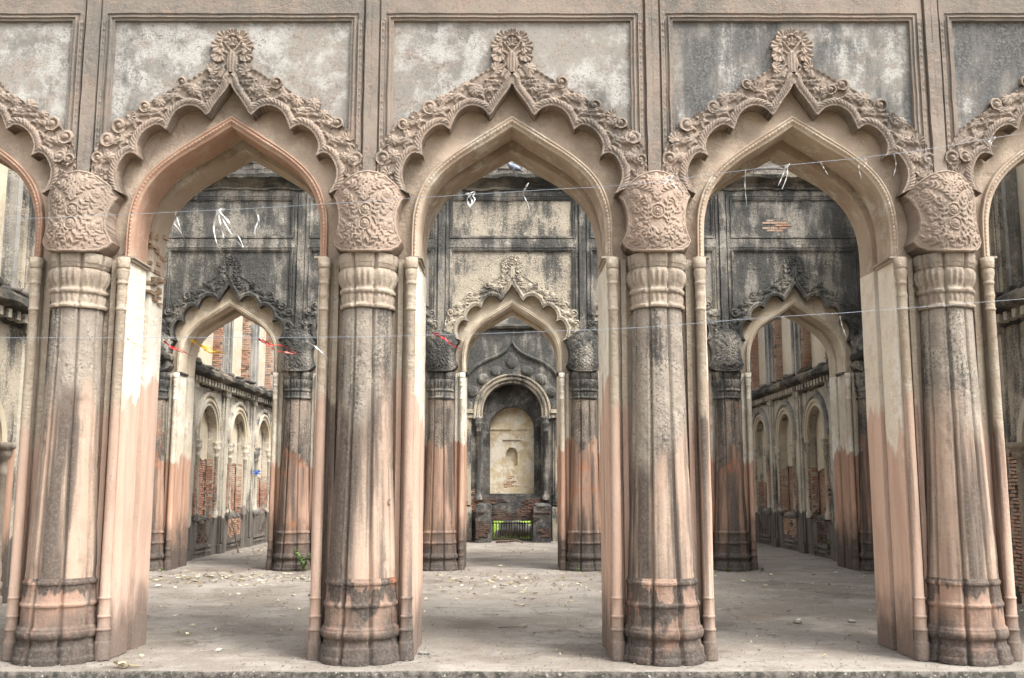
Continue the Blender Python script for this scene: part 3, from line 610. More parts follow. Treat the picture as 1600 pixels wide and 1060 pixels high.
def ragged_ledge(name, root, prof, x0, x1, mat, amp=.03, step=.06, seed=0, mp=None):
    g = G(); xs = np.arange(x0, x1 + .01, step); P = np.zeros((len(prof), len(xs), 3))
    for i, (y, z) in enumerate(prof): P[i, :, 0] = xs; P[i, :, 1] = y; P[i, :, 2] = z
    g.grid(P); f = lambda V: jit(V, amp, 4.5, seed)
    return ob(name, g.mesh(name, mat, (lambda V: mp(f(V))) if mp else f), root)
CORN = [(.02, 7.55), (-.09, 7.56), (-.10, 7.60), (-.06, 7.62), (-.12, 7.68), (-.22, 7.72), (-.30, 7.76), (-.31, 7.83), (-.24, 7.86), (-.04, 7.89)]
ragged_ledge('cornice', A1, CORN, -7.1, 7.1, M['cornred'], .012, seed=3)
ragged_ledge('cornice', A2, CORN, -7.1, 7.1, M['ledge'], .05, seed=4)
for A_, dz in ((A1, 0), (A2, 0)):                      # rough parapet courses above the cornice
    g = G(); rg = random.Random(4)
    z = 7.88
    while z < (8.35 if A_ is A2 else 7.9):
        hgt = rg.uniform(.10, .2); x = -7.1
        while x < 7.1:
            w = rg.uniform(.18, .5); g.box(x + .008, x + w - .008, -.055 - rg.uniform(0, .05), .0, z + .006, z + hgt - .006); x += w
        z += hgt
    if g.n: ob('parapet_stones', g.mesh('parapet_stones', M['rubble'], lambda V: jit(V, .02, 6)), A_, kind='stuff')

# ------------------------------------------------------------------ generic wall pieces (local: s along, n towards the viewer, z)
def brick_patch(g, u0, u1, v0, v1, mask=None, seed=0, bl=.185, bh=.042, gap=.010, dep=.03):
    """bricks laid in courses in the u-v plane, n outwards; returns into g with (u, n, v)"""
    rg = random.Random(seed); v = v0; r = 0
    while v + bh < v1 + .001:
        u = u0 - (bl / 2 if r % 2 else 0)
        while u < u1:
            a, b = max(u, u0), min(u + bl * rg.uniform(.9, 1.08), u1); u += bl + gap
            if b - a < .03: continue
            if mask and not mask((a + b) / 2, v + bh / 2): continue
            n = rg.uniform(-.012, .010); t = rg.uniform(-.003, .003)
            V = [(a, n - dep, v + t), (b, n - dep, v), (b, n - dep, v + bh), (a, n - dep, v + bh + t), (a + .004, n, v + t + .003), (b - .004, n + rg.uniform(-.005, .004), v + .003), (b - .003, n, v + bh - .004), (a + .003, n, v + bh + t - .003)]
            g.add(V, [(4, 5, 6, 7), (0, 1, 5, 4), (1, 2, 6, 5), (2, 3, 7, 6), (3, 0, 4, 7)])
        v += bh + gap; r += 1
    return g
def wall_arch(g, s0, s1, z0, z1, c, hw, zsill, zspr, n0=0., dep=.4, kz=1., step=.12, reveal=True):
    """sheet with a round-headed opening and its reveals; (s, n, z)"""
    def sheet(sa, sb, za_fn, zb_fn):
        if sb - sa < .004: return
        ss = np.linspace(sa, sb, max(2, int((sb - sa) / step) + 2)); za = np.array([za_fn(s) for s in ss]); zb = np.array([zb_fn(s) for s in ss])
        m = max(3, int((zb - za).max() / .15) + 2); t = np.linspace(0, 1, m)[:, None]; Z = za * (1 - t) + zb * t
        if Z.max() - Z.min() < .004: return
        g.grid(np.stack([np.broadcast_to(ss, Z.shape), np.full(Z.shape, n0), Z], -1))
    arch = lambda s: zspr + kz * math.sqrt(max(0, hw * hw - (s - c) ** 2))
    sheet(s0, c - hw, lambda s: z0, lambda s: z1); sheet(c + hw, s1, lambda s: z0, lambda s: z1)
    t = np.linspace(0, math.pi, 24)
    for a, b in zip(t[:-1], t[1:]):
        sa, sb = c - hw * math.cos(a), c - hw * math.cos(b)
        ss = np.array([sa, sb]); za = np.array([arch(sa), arch(sb)]); tt = np.linspace(0, 1, 6)[:, None]; Z = za * (1 - tt) + z1 * tt
        g.grid(np.stack([np.broadcast_to(ss, Z.shape), np.full(Z.shape, n0), Z], -1))
    if zsill > z0 + .01: sheet(c - hw, c + hw, lambda s: z0, lambda s: zsill)
    if reveal:
        o = [(c - hw, zsill)] + [(c - hw, z) for z in np.linspace(zsill, zspr, 10)[1:]] + [(c - hw * math.cos(a), zspr + kz * hw * math.sin(a)) for a in t[1:-1]] + [(c + hw, z) for z in np.linspace(zspr, zsill, 10)]
        o = np.array(o + [(c - hw, zsill)]); rows = [np.stack([o[:, 0], np.full(len(o), n), o[:, 1]], 1) for n in np.linspace(n0, n0 - dep, 5)]
        g.grid(np.array(rows))
    return g
def arch_curve(c, hw, z0, zs, kz=1., n=40):
    t = np.linspace(0, math.pi, n); return np.array([(c - hw, z) for z in np.linspace(z0, zs, 12)[:-1]] + [(c - hw * math.cos(a), zs + kz * hw * math.sin(a)) for a in t] + [(c + hw, z) for z in np.linspace(zs, z0, 12)[1:]])
def moulding(g, c, hw, z0, zs, prof, kz=1.):
    """sweep: prof = [(offset outwards, n)]"""
    rows = []
    for off, n in prof:
        q = arch_curve(c, hw + off, z0, zs, kz); rows.append(np.stack([q[:, 0], np.full(len(q), n), q[:, 1]], 1))
    g.grid(np.array(rows), False); return g
def ragged_sheet(g, s0, s1, z0, z1, edge, n, th=.02, res=.03, seed=0):
    """plaster coat left above a broken edge: edge(s)->z"""
    xs = np.arange(s0, s1 + res * .5, res); zs = np.arange(z0, z1, res); X, Z = np.meshgrid(xs, zs)
    sd = Z - edge(X) ; sd = np.where((X < s0) | (X > s1), -1, sd)
    g2 = G(); relief(g2, xs, zs, sd, -n + 0 * X, -n + th); V = g2.verts(); V[:, 1] *= -1; g.add(V, [f[::-1] for f in g2.F]); return g
def lump(g, c, sz, seed, n=10, rough=.25):
    t = np.linspace(0, math.pi, n); p = np.linspace(0, 2 * math.pi, 2 * n, endpoint=False); T, P_ = np.meshgrid(t, p, indexing='ij')
    D = np.stack([np.sin(T) * np.cos(P_), np.sin(T) * np.sin(P_), np.cos(T)], -1); r = 1 + rough * fbm(D * 1.7 + seed * 3.1, seed, 3)
    D = np.sign(D) * np.abs(D) ** .75
    g.grid(np.asarray(c) + D * r[..., None] * np.asarray(sz), True, True); return g

# ------------------------------------------------------------------ side walls
def side_wall(side, label):
    root = thing('side_wall', label, 'wall', (side * XW, 20.7, 0))
    def mp(V):
        V = np.asarray(V, float); return np.stack([-side * V[:, 1], V[:, 0] - 20.7, V[:, 2]], 1)
    def P(name, g, mat, amp=.006, fr=3, **k):
        return ob(name, g.mesh(name, mat, lambda V: mp(jit(V, amp, fr, 3) if amp else V)), root, **k)
    edges = [10.84, 14.75, 17.4, 20.1, 22.5, 25.12, 27.78, YB + .05]
    kinds = ['door', 'door', 'door', 'none', 'niche', 'niche', 'niche']; cen = [13.4, 16.1, 18.75, 21.15, 23.8, 26.45, 29.1]
    rg = random.Random(20 + side)
    for i, (k, c) in enumerate(zip(kinds, cen)):
        a, b = edges[i], edges[i + 1]; g = G()
        if k == 'none':
            ss = np.linspace(a, b, 12); zz = np.linspace(0, 4.0, 12); X, Z = np.meshgrid(ss, zz); g.grid(np.stack([X, 0 * X, Z], -1)); P('wall_bay', g, M['side']); continue
        if k == 'door':
            wall_arch(g, a, b, 0, 4.0, c, .75, 0, 2.2, 0, 1.0, .9); P('wall_bay', g, M['mcream'], .01)
            g = G(); moulding(g, c, .75, 2.16, 2.2, [(.0, .0), (.0, .05), (.05, .06), (.08, .03), (.16, .04), (.2, .0)], .9); P('arch_moulding', g, M['sidecream'], .008)
            for sx in (-1, 1):
                g = G(); lathe(g, [(0, .11), (.12, .11), (.13, .085), (.2, .08), (.22, .10), (.30, .10), (.33, .07), (.42, .085), (.55, .08), (.6, .065), (1.75, .058), (1.78, .075), (1.82, .06), (1.95, .055), (2.0, .10), (2.06, .12), (2.10, .12), (2.12, .15), (2.2, .16)], 12, cx=c + sx * .80, cy=.06); P('colonnette', g, M['cap'] if sx > 0 else M['pier'], .006)
            g = G(); brick_patch(g, .02, 1.0, .05, 2.9, None, 5 + i, dep=.02)
            V = g.verts(); g.V = [np.stack([c + .742 - V[:, 1] * .5, -V[:, 0], V[:, 2]], 1)]; P('brick_reveal', g, M['brickdark'], 0, kind='stuff')
            g = G(); g.grid(np.array([[(c - 1.3, -2.4, 0), (c + 1.3, -2.4, 0)], [(c - 1.3, -2.4, 3.3), (c + 1.3, -2.4, 3.3)]])); g.grid(np.array([[(c - 1.3, -1.0, 3.2), (c + 1.3, -1.0, 3.2)], [(c - 1.3, -2.41, 3.2), (c + 1.3, -2.41, 3.2)]]))
            g.grid(np.array([[(c + 1.28, -.99, 0), (c + 1.28, -2.41, 0)], [(c + 1.28, -.99, 3.3), (c + 1.28, -2.41, 3.3)]])); g.grid(np.array([[(c - 1.28, -.99, 0), (c - 1.28, -2.41, 0)], [(c - 1.28, -.99, 3.3), (c - 1.28, -2.41, 3.3)]]))
            P('passage_wall', g, M['brickdark'], 0)
            if side > 0 and i == 1:
                g = G(); brick_patch(g, 14.02, 14.92, .1, 2.16, lambda u, v: 14.12 < u + .06 * math.sin(v * 9) < 14.86 or v < .5, 3, dep=.06); V = g.verts(); V[:, 1] += .055; g.V = [V]; P('brick_pier', g, M['brick'], 0, kind='stuff')
            elif i == 1:
                g = G(); g.box(14.30, 15.0, -.05, .045, .0, 2.12); P('pier_slab', g, M['mjamb'], .006)
            continue
        # blind niche with a brick sill wall
        wall_arch(g, a, b, 0, 4.0, c, .66, .83, 2.80, 0, .18, 1.); P('wall_bay', g, M['side'], .012)
        g = G(); moulding(g, c, .66, 2.55, 2.80, [(.0, -.01), (.0, .045), (.035, .055), (.06, .02), (.08, .03), (.10, .075), (.15, .08), (.17, .03), (.19, .0)]); P('arch_moulding', g, M['sidecream'], .008)
        g = G(); moulding(g, c, .87, 2.75, 2.82, [(.0, .0), (.0, .07), (.05, .085), (.09, .06), (.11, .0)]); P('hood_moulding', g, M['side'] if side < 0 else M['sidedark'], .012)
        for sx in (-1, 1):
            g = G(); lathe(g, [(.86, .09), (1.0, .085), (1.02, .06), (1.1, .055), (2.28, .05), (2.3, .07), (2.33, .055), (2.4, .06), (2.46, .095), (2.52, .1), (2.54, .08), (2.6, .11), (2.66, .11)], 10, cx=c + sx * .735, cy=.03); P('colonnette', g, M['side'], .008)
        bt = rg.uniform(2.05, 2.3) if i != 6 else 1.85
        if side > 0: bt -= .15
        g = G(); g.box(c - .68, c + .68, -.46, -.215, .75, 3.5); P('niche_core', g, M['mortar'], 0)
        g = G(); brick_patch(g, c - .66, c + .66, .84, bt + .35, None, i * 7 + side); V = g.verts(); V[:, 1] -= .195; g.V = [V]; P('brick_infill', g, M['brick'] if side < 0 else M['brickbrown'], 0, kind='stuff')
        g = G(); ragged_sheet(g, c - .66, c + .66, bt - .5, 3.5, lambda s, bt=bt, i=i: bt + .16 * fbm(np.stack([s * 2.2, 0 * s + i, 0 * s], -1), 3 + side, 3), -.168, .03); P('niche_plaster', g, M['sidecream'], .004)
        g = G()
        for q in range(3): lump(g, (c - .45 + q * .45 + rg.uniform(-.1, .1), -.22, .84 + rg.uniform(-.01, .03)), (rg.uniform(.2, .34), .24, rg.uniform(.06, .16)), 3 * i + q)
        P('sill_rubble', g, M['rubble'], 0)
        for sx in (-1, 1):
            g = G(); brick_patch(g, .02, .17, .85, bt + .1, lambda u, v: v < bt - .1 or rg.random() < .5, 5 * i + sx, dep=.02); V = g.verts(); g.V = [np.stack([c + sx * (.655 - V[:, 1] * .6), -V[:, 0], V[:, 2]], 1)]; P('brick_reveal', g, M['brick'] if side < 0 else M['brickbrown'], 0, kind='stuff')
        # bare bricks where the jamb plaster is gone, and the brick and render dado below
        for sx in (-1, 1):
            if rg.random() < .8:
                z0, z1 = rg.uniform(.95, 1.2), rg.uniform(1.7, 2.25); g = G(); brick_patch(g, c + sx * .76 - .1, c + sx * .76 + .12, z0, z1, lambda u, v: rg.random() < .86, 9 * i + sx, dep=.05, bl=.11); V = g.verts(); V[:, 1] += .045; g.V = [V]; P('bare_bricks', g, M['brick'], 0, kind='stuff')
        g = G(); brick_patch(g, c - .6, c + .6, .32, .80, lambda u, v, c=c: (fbm(np.array([u * 1.6, v * 3, c]), 4) > -.08), i, dep=.02); V = g.verts(); V[:, 1] += .012; g.V = [V]; P('dado_bricks', g, M['brickdark'] if i != 5 else M['brickbrown'], 0, kind='stuff')
        g = G(); g.box(c - .62, c + .62, -.02, .03, .20, .26); g.box(c - .62, c + .62, -.02, .022, .10, .15); P('dado_moulding', g, M['rubble'], .012, 5)
    for e in edges[1:-1]:                          # pilasters between the bays, lower and upper storey
        if 19 < e < 22: continue
        g = G(); g.box(e - .20, e + .20, -.05, .05, 0, 3.92); g.box(e - .11, e + .11, 0, .085, .25, 3.9); g.box(e - .24, e + .24, -.05, .10, 0, .22); g.box(e - .23, e + .23, -.05, .11, 3.78, 3.94)
        P('pilaster', g, M['side'], .012, 4)
    up = edges
    for i, c in enumerate(cen):
        a, b = edges[i], edges[i + 1]
        if kinds[i] == 'none':
            g = G(); ss = np.linspace(a, b, 10); zz = np.linspace(4.0, ZTOP, 12); X, Z = np.meshgrid(ss, zz); g.grid(np.stack([X, 0 * X - .02, Z], -1)); P('upper_wall', g, M['sidedark']); continue
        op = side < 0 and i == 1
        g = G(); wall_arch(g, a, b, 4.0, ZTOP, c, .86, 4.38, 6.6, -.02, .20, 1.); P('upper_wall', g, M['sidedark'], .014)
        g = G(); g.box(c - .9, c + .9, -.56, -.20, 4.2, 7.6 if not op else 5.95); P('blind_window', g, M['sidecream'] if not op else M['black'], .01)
        for sx in (-1, 1):
            if i < 3: continue
            g = G(); brick_patch(g, .0, .17, 4.40, 6.75, lambda u, v: rg.random() < .93, 3 * i + sx, bl=.2, dep=.045); V = g.verts()
            g.V = [np.stack([c + sx * (.855 - V[:, 1] - .02), -.03 - V[:, 0], V[:, 2]], 1)]; P('brick_jamb', g, M['brick'], .004, 6, kind='stuff')
            g = G(); brick_patch(g, c + sx * .9 - .05, c + sx * .9 + .06, 4.40, 6.9, lambda u, v: rg.random() < .8, 4 * i + sx, bl=.1, dep=.04); V = g.verts(); V[:, 1] += .012; g.V = [V]; P('bare_bricks', g, M['brick'], .004, 6, kind='stuff')
        g = G()
        for off, w, n in ((0, .5, .05), (-.32, .1, .04), (.32, .1, .04), (-.12, .16, .10), (.12, .16, .10)): g.box(b + off - w / 2, b + off + w / 2, -.03, n, 4.2, 7.9)
        if i < 6 and not 19 < b < 22: P('pilaster', g, M['sidedark'] if i > 2 else M['mcream'], .018, 5)
    prof = [(0, 3.86), (.06, 3.87), (.07, 3.92), (.05, 3.94), (.14, 4.0), (.22, 4.04), (.30, 4.07), (.33, 4.10), (.33, 4.18), (.27, 4.24), (.1, 4.30), (-.05, 4.36)]
    g = G(); xs = np.arange(10.85, YB, .06); Pm = np.array([[(x, n, z) for x in xs] for n, z in prof]); g.grid(Pm); P('cornice', g, M['ledge'], .045, 4)
    g = G()
    for x in np.arange(10.9, YB, .24): g.box(x, x + .11, .02, .20, 3.90, 4.02)
    P('cornice_blocks', g, M['side'], .01, 5, kind='stuff')
    g = G()
    for q in range(90): lump(g, (rg.uniform(10.9, YB - .1), rg.uniform(.02, .24), 4.27 + rg.uniform(0, .05)), (rg.uniform(.05, .16), rg.uniform(.05, .11), rg.uniform(.03, .08)), q, 5)
    P('ledge_rubble', g, M['rubble'], 0, kind='stuff')
    prof = [(0, 7.55), (.12, 7.62), (.28, 7.72), (.3, 7.82), (.1, 7.9), (-.5, 7.95)]
    g = G(); Pm = np.array([[(x, n, z) for x in np.arange(10.85, YB, .15)] for n, z in prof]); g.grid(Pm); P('cornice', g, M['ledge'], .04, 3)
    # outer face and top so that the wall is solid from every side
    g = G(); g.box(10.84, 15.6 if side < 0 else YB + .6, -1.2, -.56, 3.35, ZTOP)
    if side < 0: g.box(15.6, 16.8, -1.2, -.56, 3.35, 5.9); g.box(16.8, YB + .6, -1.2, -.56, 3.35, ZTOP)
    P('outer_wall', g, M['side'], 0)
    g = G(); g.box(20.1, YB + .6, -1.2, -.56, 0, 3.34); P('outer_wall', g, M['side'], 0)
    return root
WL = side_wall(-1, 'left side wall of brick-filled niches with a broken ledge and bare brick windows above')
WR = side_wall(1, 'right side wall of arched niches with brown brick infill under a mossy ledge')

# ------------------------------------------------------------------ back wall with the central niche
BW = thing('back_wall', 'far end wall with a soot-black arched niche over a low barred opening', 'wall', (0, YB, 0))
def PB(name, g, mat, amp=.006, fr=3, **k):
    return ob(name, g.mesh(name, mat, lambda V: (lambda U: np.stack([U[:, 0], -U[:, 1], U[:, 2]], 1))(jit(V, amp, fr, 6) if amp else V)), BW, **k)
g = G(); wall_arch(g, -2.0, 2.0, 1.31, 7.2, 0, .88, 1.31, 3.79, 0, .36); PB('wall_bay', g, M['mwall'], .012)
g = G()
for x0, x1, z0, z1 in ((-2.0, -.585, 0, 1.31), (.585, 2.0, 0, 1.31), (-.585, .585, .585, 1.31)): 
    X, Z = np.meshgrid(np.linspace(x0, x1, 8), np.linspace(z0, z1, 8)); g.grid(np.stack([X, 0 * X, Z], -1))
g.box(-.62, -.585, -1.2, -.001, 0, .6); g.box(.585, .62, -1.2, -.001, 0, .6); g.box(-.62, .62, -1.2, -.001, .585, .64)
PB('lower_wall', g, M['black'], .004)
g = G(); brick_patch(g, -.9, .9, .62, 1.24, lambda u, v: fbm(np.array([u * 1.5, v * 3, 2]), 3) > -.15, 2, dep=.02); V = g.verts(); V[:, 1] += .016; g.V = [V]; PB('bare_bricks', g, M['brickdark'], 0, kind='stuff')
for sx in (-1, 1):
    g = G(); brick_patch(g, sx * 1.25 - .3, sx * 1.25 + .3, .75, 1.75, lambda u, v: fbm(np.array([u * 1.7, v * 2, 7]), 5) > -.1 + abs(v - 1.25) * .3, 4, dep=.02); V = g.verts(); V[:, 1] += .016; g.V = [V]; PB('bare_bricks', g, M['brick'], 0, kind='stuff')
g = G(); wall_arch(g, -.9, .9, 1.25, 4.75, 0, .665, 1.38, 3.335, -.36, .34); PB('inner_frame', g, M['black'], .006)
g = G(); wall_arch(g, -.7, .7, 1.3, 4.1, 0, .175, 2.22, 2.58, -.70, .18, 1.1); g.box(-.2, .2, -1.0, -.88, 2.1, 2.9); PB('niche_panel', g, M['tan'], .003)
g = G(); g.box(-.27, .27, -.69, -.655, 3.0, 3.035); g.box(-.66, -.02, -.69, -.66, 3.315, 3.345); g.box(.12, .66, -.69, -.66, 3.315, 3.345); PB('shelf_moulding', g, M['tan'], .004)
g = G(); brick_patch(g, -.25, .15, 1.55, 2.05, lambda u, v: abs(u + .05) < .2 * (2.05 - v) / .5 + .02 * math.sin(v * 40), 3, bl=.12, bh=.035); V = g.verts(); V[:, 1] -= .697; g.V = [V]; PB('bare_bricks', g, M['brickbrown'], 0, kind='stuff')
g = G(); moulding(g, 0, .88, 3.6, 3.79, [(0, -.02), (0, .05), (.03, .07), (.06, .04), (.08, .05), (.11, .11), (.16, .12), (.18, .08), (.2, .09), (.23, .14), (.27, .14), (.29, .0)]); PB('arch_moulding', g, M['mcream'], .012)
for sx in (-1, 1):
    g = G(); lathe(g, [(1.2, .12), (1.3, .12), (1.32, .09), (1.4, .08), (3.2, .075), (3.22, .1), (3.26, .08), (3.36, .085), (3.44, .13), (3.5, .13), (3.52, .11), (3.6, .15), (3.66, .15)], 12, cx=sx * 1.0, cy=.03); PB('colonnette', g, M['mwall'], .008)
    g = G(); g.box(sx * 1.36 - .14, sx * 1.36 + .14, -.02, .07, 1.05, 3.85); g.box(sx * 1.36 - .07, sx * 1.36 + .07, 0, .12, 1.15, 3.6); g.box(sx * 1.36 - .18, sx * 1.36 + .18, -.02, .15, 3.62, 3.72); g.box(sx * 1.36 - .2, sx * 1.36 + .2, -.02, .19, 3.76, 3.88); g.box(sx * 1.36 - .17, sx * 1.36 + .17, -.02, .13, .0, 1.0); PB('pilaster', g, M['mcream'], .012, 4)
for k, a in enumerate(np.linspace(.12, math.pi - .12, 9)):
    r = 1.33 + (.2 if k == 4 else 0); cx, cz = r * math.cos(a), 3.80 + r * math.sin(a) * 1.0; hgt = .16 if k != 4 else .23
    g = G(); t = np.linspace(0, 2 * math.pi, 20); rows = []
    for q, n in ((1.0, 0.), (.9, .025), (.65, .045), (.35, .055), (.05, .06)):
        U, V_ = q * .19 * np.cos(t), q * hgt * (np.sin(t) + (.25 * (np.sin(t) > .9) if k == 4 else 0)); rows.append(np.stack([cx + U * math.sin(a) + V_ * math.cos(a), np.full(20, n), cz - U * math.cos(a) + V_ * math.sin(a)], 1))
    g.grid(np.array(rows), True); PB('lobe', g, M['mwall'], .01)
g = G(); q0 = spline([(-1.75, 3.7), (-1.72, 4.3), (-1.45, 4.85), (-1.0, 5.3), (-.45, 5.55), (-.15, 5.75), (0, 6.0)], 6); q0 = np.vstack([q0, q0[::-1][1:] * np.array([-1, 1])])
rows = [np.stack([q0[:, 0] * k, np.full(len(q0), n), 3.7 + (q0[:, 1] - 3.7) * k], 1) for k, n in ((.95, 0), (.955, .05), (.98, .07), (1.0, .05), (1.01, 0))]; g.grid(np.array(rows)); PB('cusped_hood', g, M['mwall'], .012, 5)
ragged_ledge('cornice', BW, [(.02, 6.3), (-.12, 6.33), (-.15, 6.4), (-.05, 6.46), (.02, 6.5)], -7.1, 7.1, M['ledge'], .02, .15)
for sx in (-1, 1):                                  # broken brick stubs of the steps beside the barred opening
    g = G(); x0, x1 = (-1.06, -.60) if sx < 0 else (.62, 1.13); z1 = 1.02
    g.box(x0, x1, 0, .8, 0, z1); lump(g, ((x0 + x1) / 2, .4, z1), ((x1 - x0) / 2, .4, .09), 5 + sx, 8); PB('step_stub', g, M['black'], .03, 3)
    g = G(); brick_patch(g, x0 + .02, x1 - .02, .06, .92, lambda u, v: fbm(np.array([u * 2, v * 3, sx]), 8) > -.05, sx + 3, dep=.02); V = g.verts(); V[:, 1] += .83; g.V = [V]; PB('bare_bricks', g, M['brickdark'], 0, kind='stuff')
for i in (-2, -1, 1, 2):                             # plain outer bays of the back wall
    a, b = (i * S - S / 2, i * S + S / 2); a = max(a, -7.1); b = min(b, 7.1)
    if i == 1: a = 2.0
    if i == -1: b = -2.0
    g = G(); wall_arch(g, a, b, 0, 7.2, i * S, .6, .83, 3.0, 0, .4); PB('wall_bay', g, M['mwall'], .012)
    g = G(); g.box(i * S - .7, i * S + .7, -.5, -.39, .7, 3.8); PB('niche_back', g, M['sidecream'], .004)
    g = G(); moulding(g, i * S, .6, .86, 3.0, [(0, -.01), (0, .05), (.06, .07), (.1, .04), (.16, .06), (.2, 0)]); PB('arch_moulding', g, M['mring'], .008)
g = G(); g.box(-8.3, 8.3, -1.22, -1.0, .66, 7.2); g.box(-8.3, -.62, -1.22, -1.0, 0, .66); g.box(.62, 8.3, -1.22, -1.0, 0, .66); PB('outer_wall', g, M['side'], 0)

# barred opening, lawn and boulder behind it
gt = thing('iron_gate', 'low black iron bar grille in the opening at the foot of the far wall', 'gate', (0, YB + .12, 0)); gt['kind'] = 'thing'
g = G(); g.tube([(0, 0, .01), (0, 0, .57)], .011, 6); bar = g.mesh('bar', M['iron'])
for k in range(15): ob('bar', bar, gt, (-.54 + k * .0772 + random.uniform(-.006, .006), 0, 0), rot=(0, random.uniform(-.02, .02), 0))
for z in (.03, .50): g = G(); g.box(-.58, .58, -.012, .012, z, z + .03); ob('rail', g.mesh('rail', M['iron']), gt)
g = G(); X, Y = np.meshgrid(np.linspace(-14, 14, 40), np.linspace(31.85, 70, 50)); g.grid(np.stack([X, Y, -.01 + .03 * fbm(np.stack([X, Y, 0 * X], -1), 3) + np.clip((Y - 40) * .03, 0, .5)], -1), True)
ob('lawn', g.mesh('lawn', M['earth']), kind='structure')
n = 16000; bx = RNG.uniform(-3, 3, n); by = RNG.uniform(32, 48, n); hh = RNG.uniform(.04, .11, n); an = RNG.uniform(0, 6.28, n); w = .012
V = np.zeros((n, 3, 3)); z0 = np.clip((by - 40) * .03, 0, .5)
V[:, 0] = np.stack([bx - w * np.cos(an), by - w * np.sin(an), z0 - .02], 1); V[:, 1] = np.stack([bx + w * np.cos(an), by + w * np.sin(an), z0 - .02], 1); V[:, 2] = np.stack([bx + RNG.uniform(-.04, .04, n), by + RNG.uniform(-.04, .04, n), z0 + hh], 1)
g = G(); g.add(V.reshape(-1, 3), np.arange(3 * n).reshape(-1, 3)); ob('grass', g.mesh('grass', M['grass']), label='bright green lawn grass beyond the barred opening', cat='grass', kind='stuff')
g = G(); lump(g, (0, 0, .12), (.62, .5, .32), 4, 14, .4); ob('boulder', g.mesh('boulder', M['rock']), None, (.05, 33.2, 0), label='grey boulder lying on the lawn behind the iron bars', cat='rock')

g = G(); brick_patch(g, 5.08, 5.66, 6.66, 7.0, lambda u, v: ((u - 5.36) / .28) ** 2 + ((v - 6.83) / .17) ** 2 + .5 * fbm(np.array([u * 5, v * 7, 1]), 3) < .9, 2, bl=.16); V = g.verts(); V[:, 1] = -.004 - V[:, 1]; g.V = [V]
ob('bare_bricks', g.mesh('bare_bricks', M['brickbrown']), A2, kind='stuff')

# ------------------------------------------------------------------ loose things
def PX(u, v, D):
    a = (u - 800) / FPX; b = (530 - v) / FPX; d = math.cos(PITCH) - b * math.sin(PITCH); z = math.sin(PITCH) + b * math.cos(PITCH)
    return np.array([a * D / d, D, EYE + z * D / d])
YC = 9.36
def cord(pts, label, r=.0019):
    p = spline([PX(u, v, YC) for u, v in pts], 10); g = G(); g.tube(jit(p, .006, 3), r, 5)
    return ob('cord', g.mesh('cord', M['cord']), None, None, None, label, 'cord')
cord([(-60, 344), (80, 340), (310, 330), (523, 318), (735, 304), (1000, 287), (1180, 264), (1400, 240), (1600, 208), (1680, 196)], 'upper blue-white cord strung across the column brackets')
cord([(-60, 529), (80, 528), (500, 527), (700, 523), (980, 513), (1180, 498), (1350, 487), (1600, 467), (1680, 461)], 'lower blue-white cord strung across the column shafts')
def shred(name, strips, mat, label, cat='plastic strip', w=.011, group=None):
    """torn film tied on a cord: each strip a bent ribbon (list of pixels); one mesh"""
    g = G(); o = None
    for k, st in enumerate(strips):
        p = resample(spline([PX(u, v, YC - .01 + .03 * math.sin(i * 1.7 + k)) for i, (u, v) in enumerate(st)], 6), 16); t = np.linspace(0, 1, 16)
        if o is None: o = p[0].copy()
        ww = w * (1 - .65 * t) * (.8 + .3 * np.sin(t * 17 + k)); an = 1.2 * np.sin(t * 9 + k)
        T = np.gradient(p, axis=0); T /= np.linalg.norm(T, axis=1)[:, None]; A = np.cross(T, np.array([0, 1., 0])); Bv = np.cross(T, A)
        D = A * np.cos(an)[:, None] + Bv * np.sin(an)[:, None]; q = np.stack([p - D * ww[:, None], p + D * ww[:, None] * .2 + Bv * .002, p + D * ww[:, None]], 1)
        g.grid(q - o, True)
    return ob(name, g.mesh(name, mat), None, o, None, label, cat, group)
shred('plastic_strip', [[(340, 330), (334, 352), (338, 378), (346, 396)], [(342, 330), (352, 350), (366, 372), (380, 388)], [(341, 331), (345, 352), (350, 372)], [(343, 331), (356, 345), (362, 356), (374, 372), (380, 386)], [(337, 330), (352, 326), (340, 336)]], M['white_film'], 'large bunch of white torn plastic ribbons hanging in the left arch', w=.013)
shred('plastic_strip', [[(400, 328), (403, 345), (398, 362), (402, 380)], [(401, 329), (404, 340), (406, 356)]], M['grey_film'], 'single limp grey strip just right of the big white ribbon bunch', w=.012)
shred('plastic_strip', [[(275, 331), (272, 348), (279, 358), (289, 374)], [(274, 332), (280, 352), (284, 366)]], M['grey_film'], 'grey strip on the upper cord beside the broken left pier', w=.010)
shred('plastic_strip', [[(735, 303), (730, 312), (735, 322), (742, 312), (736, 303)], [(733, 305), (738, 316), (734, 324), (746, 332)], [(728, 304), (742, 300), (738, 308)]], M['white_film'], 'small knotted white rag on the upper cord in the central arch', w=.018)
shred('plastic_strip', [[(820, 294), (818, 304), (826, 322), (829, 338)], [(821, 292), (826, 286), (820, 298)]], M['grey_film'], 'thin grey strip hanging near the middle of the central arch', w=.008)
shred('plastic_strip', [[(1040, 280), (1052, 274), (1040, 286), (1034, 290)], [(1044, 282), (1058, 294), (1068, 300)]], M['white_film'], 'white scrap caught on the third bracket from the left', w=.014)
shred('plastic_strip', [[(1165, 266), (1164, 290), (1167, 324)]], M['grey_film'], 'long straight grey strip at the left of the right-hand arch', w=.007)
shred('plastic_strip', [[(1228, 258), (1224, 272), (1216, 290)], [(1230, 258), (1230, 274), (1222, 296)], [(1226, 260), (1234, 256), (1228, 264)]], M['white_film'], 'forked white strip in the middle of the right-hand arch', w=.010)
shred('plastic_strip', [[(1282, 254), (1288, 264), (1294, 274)]], M['white_film'], 'short white tatter right of the forked strip', w=.008)
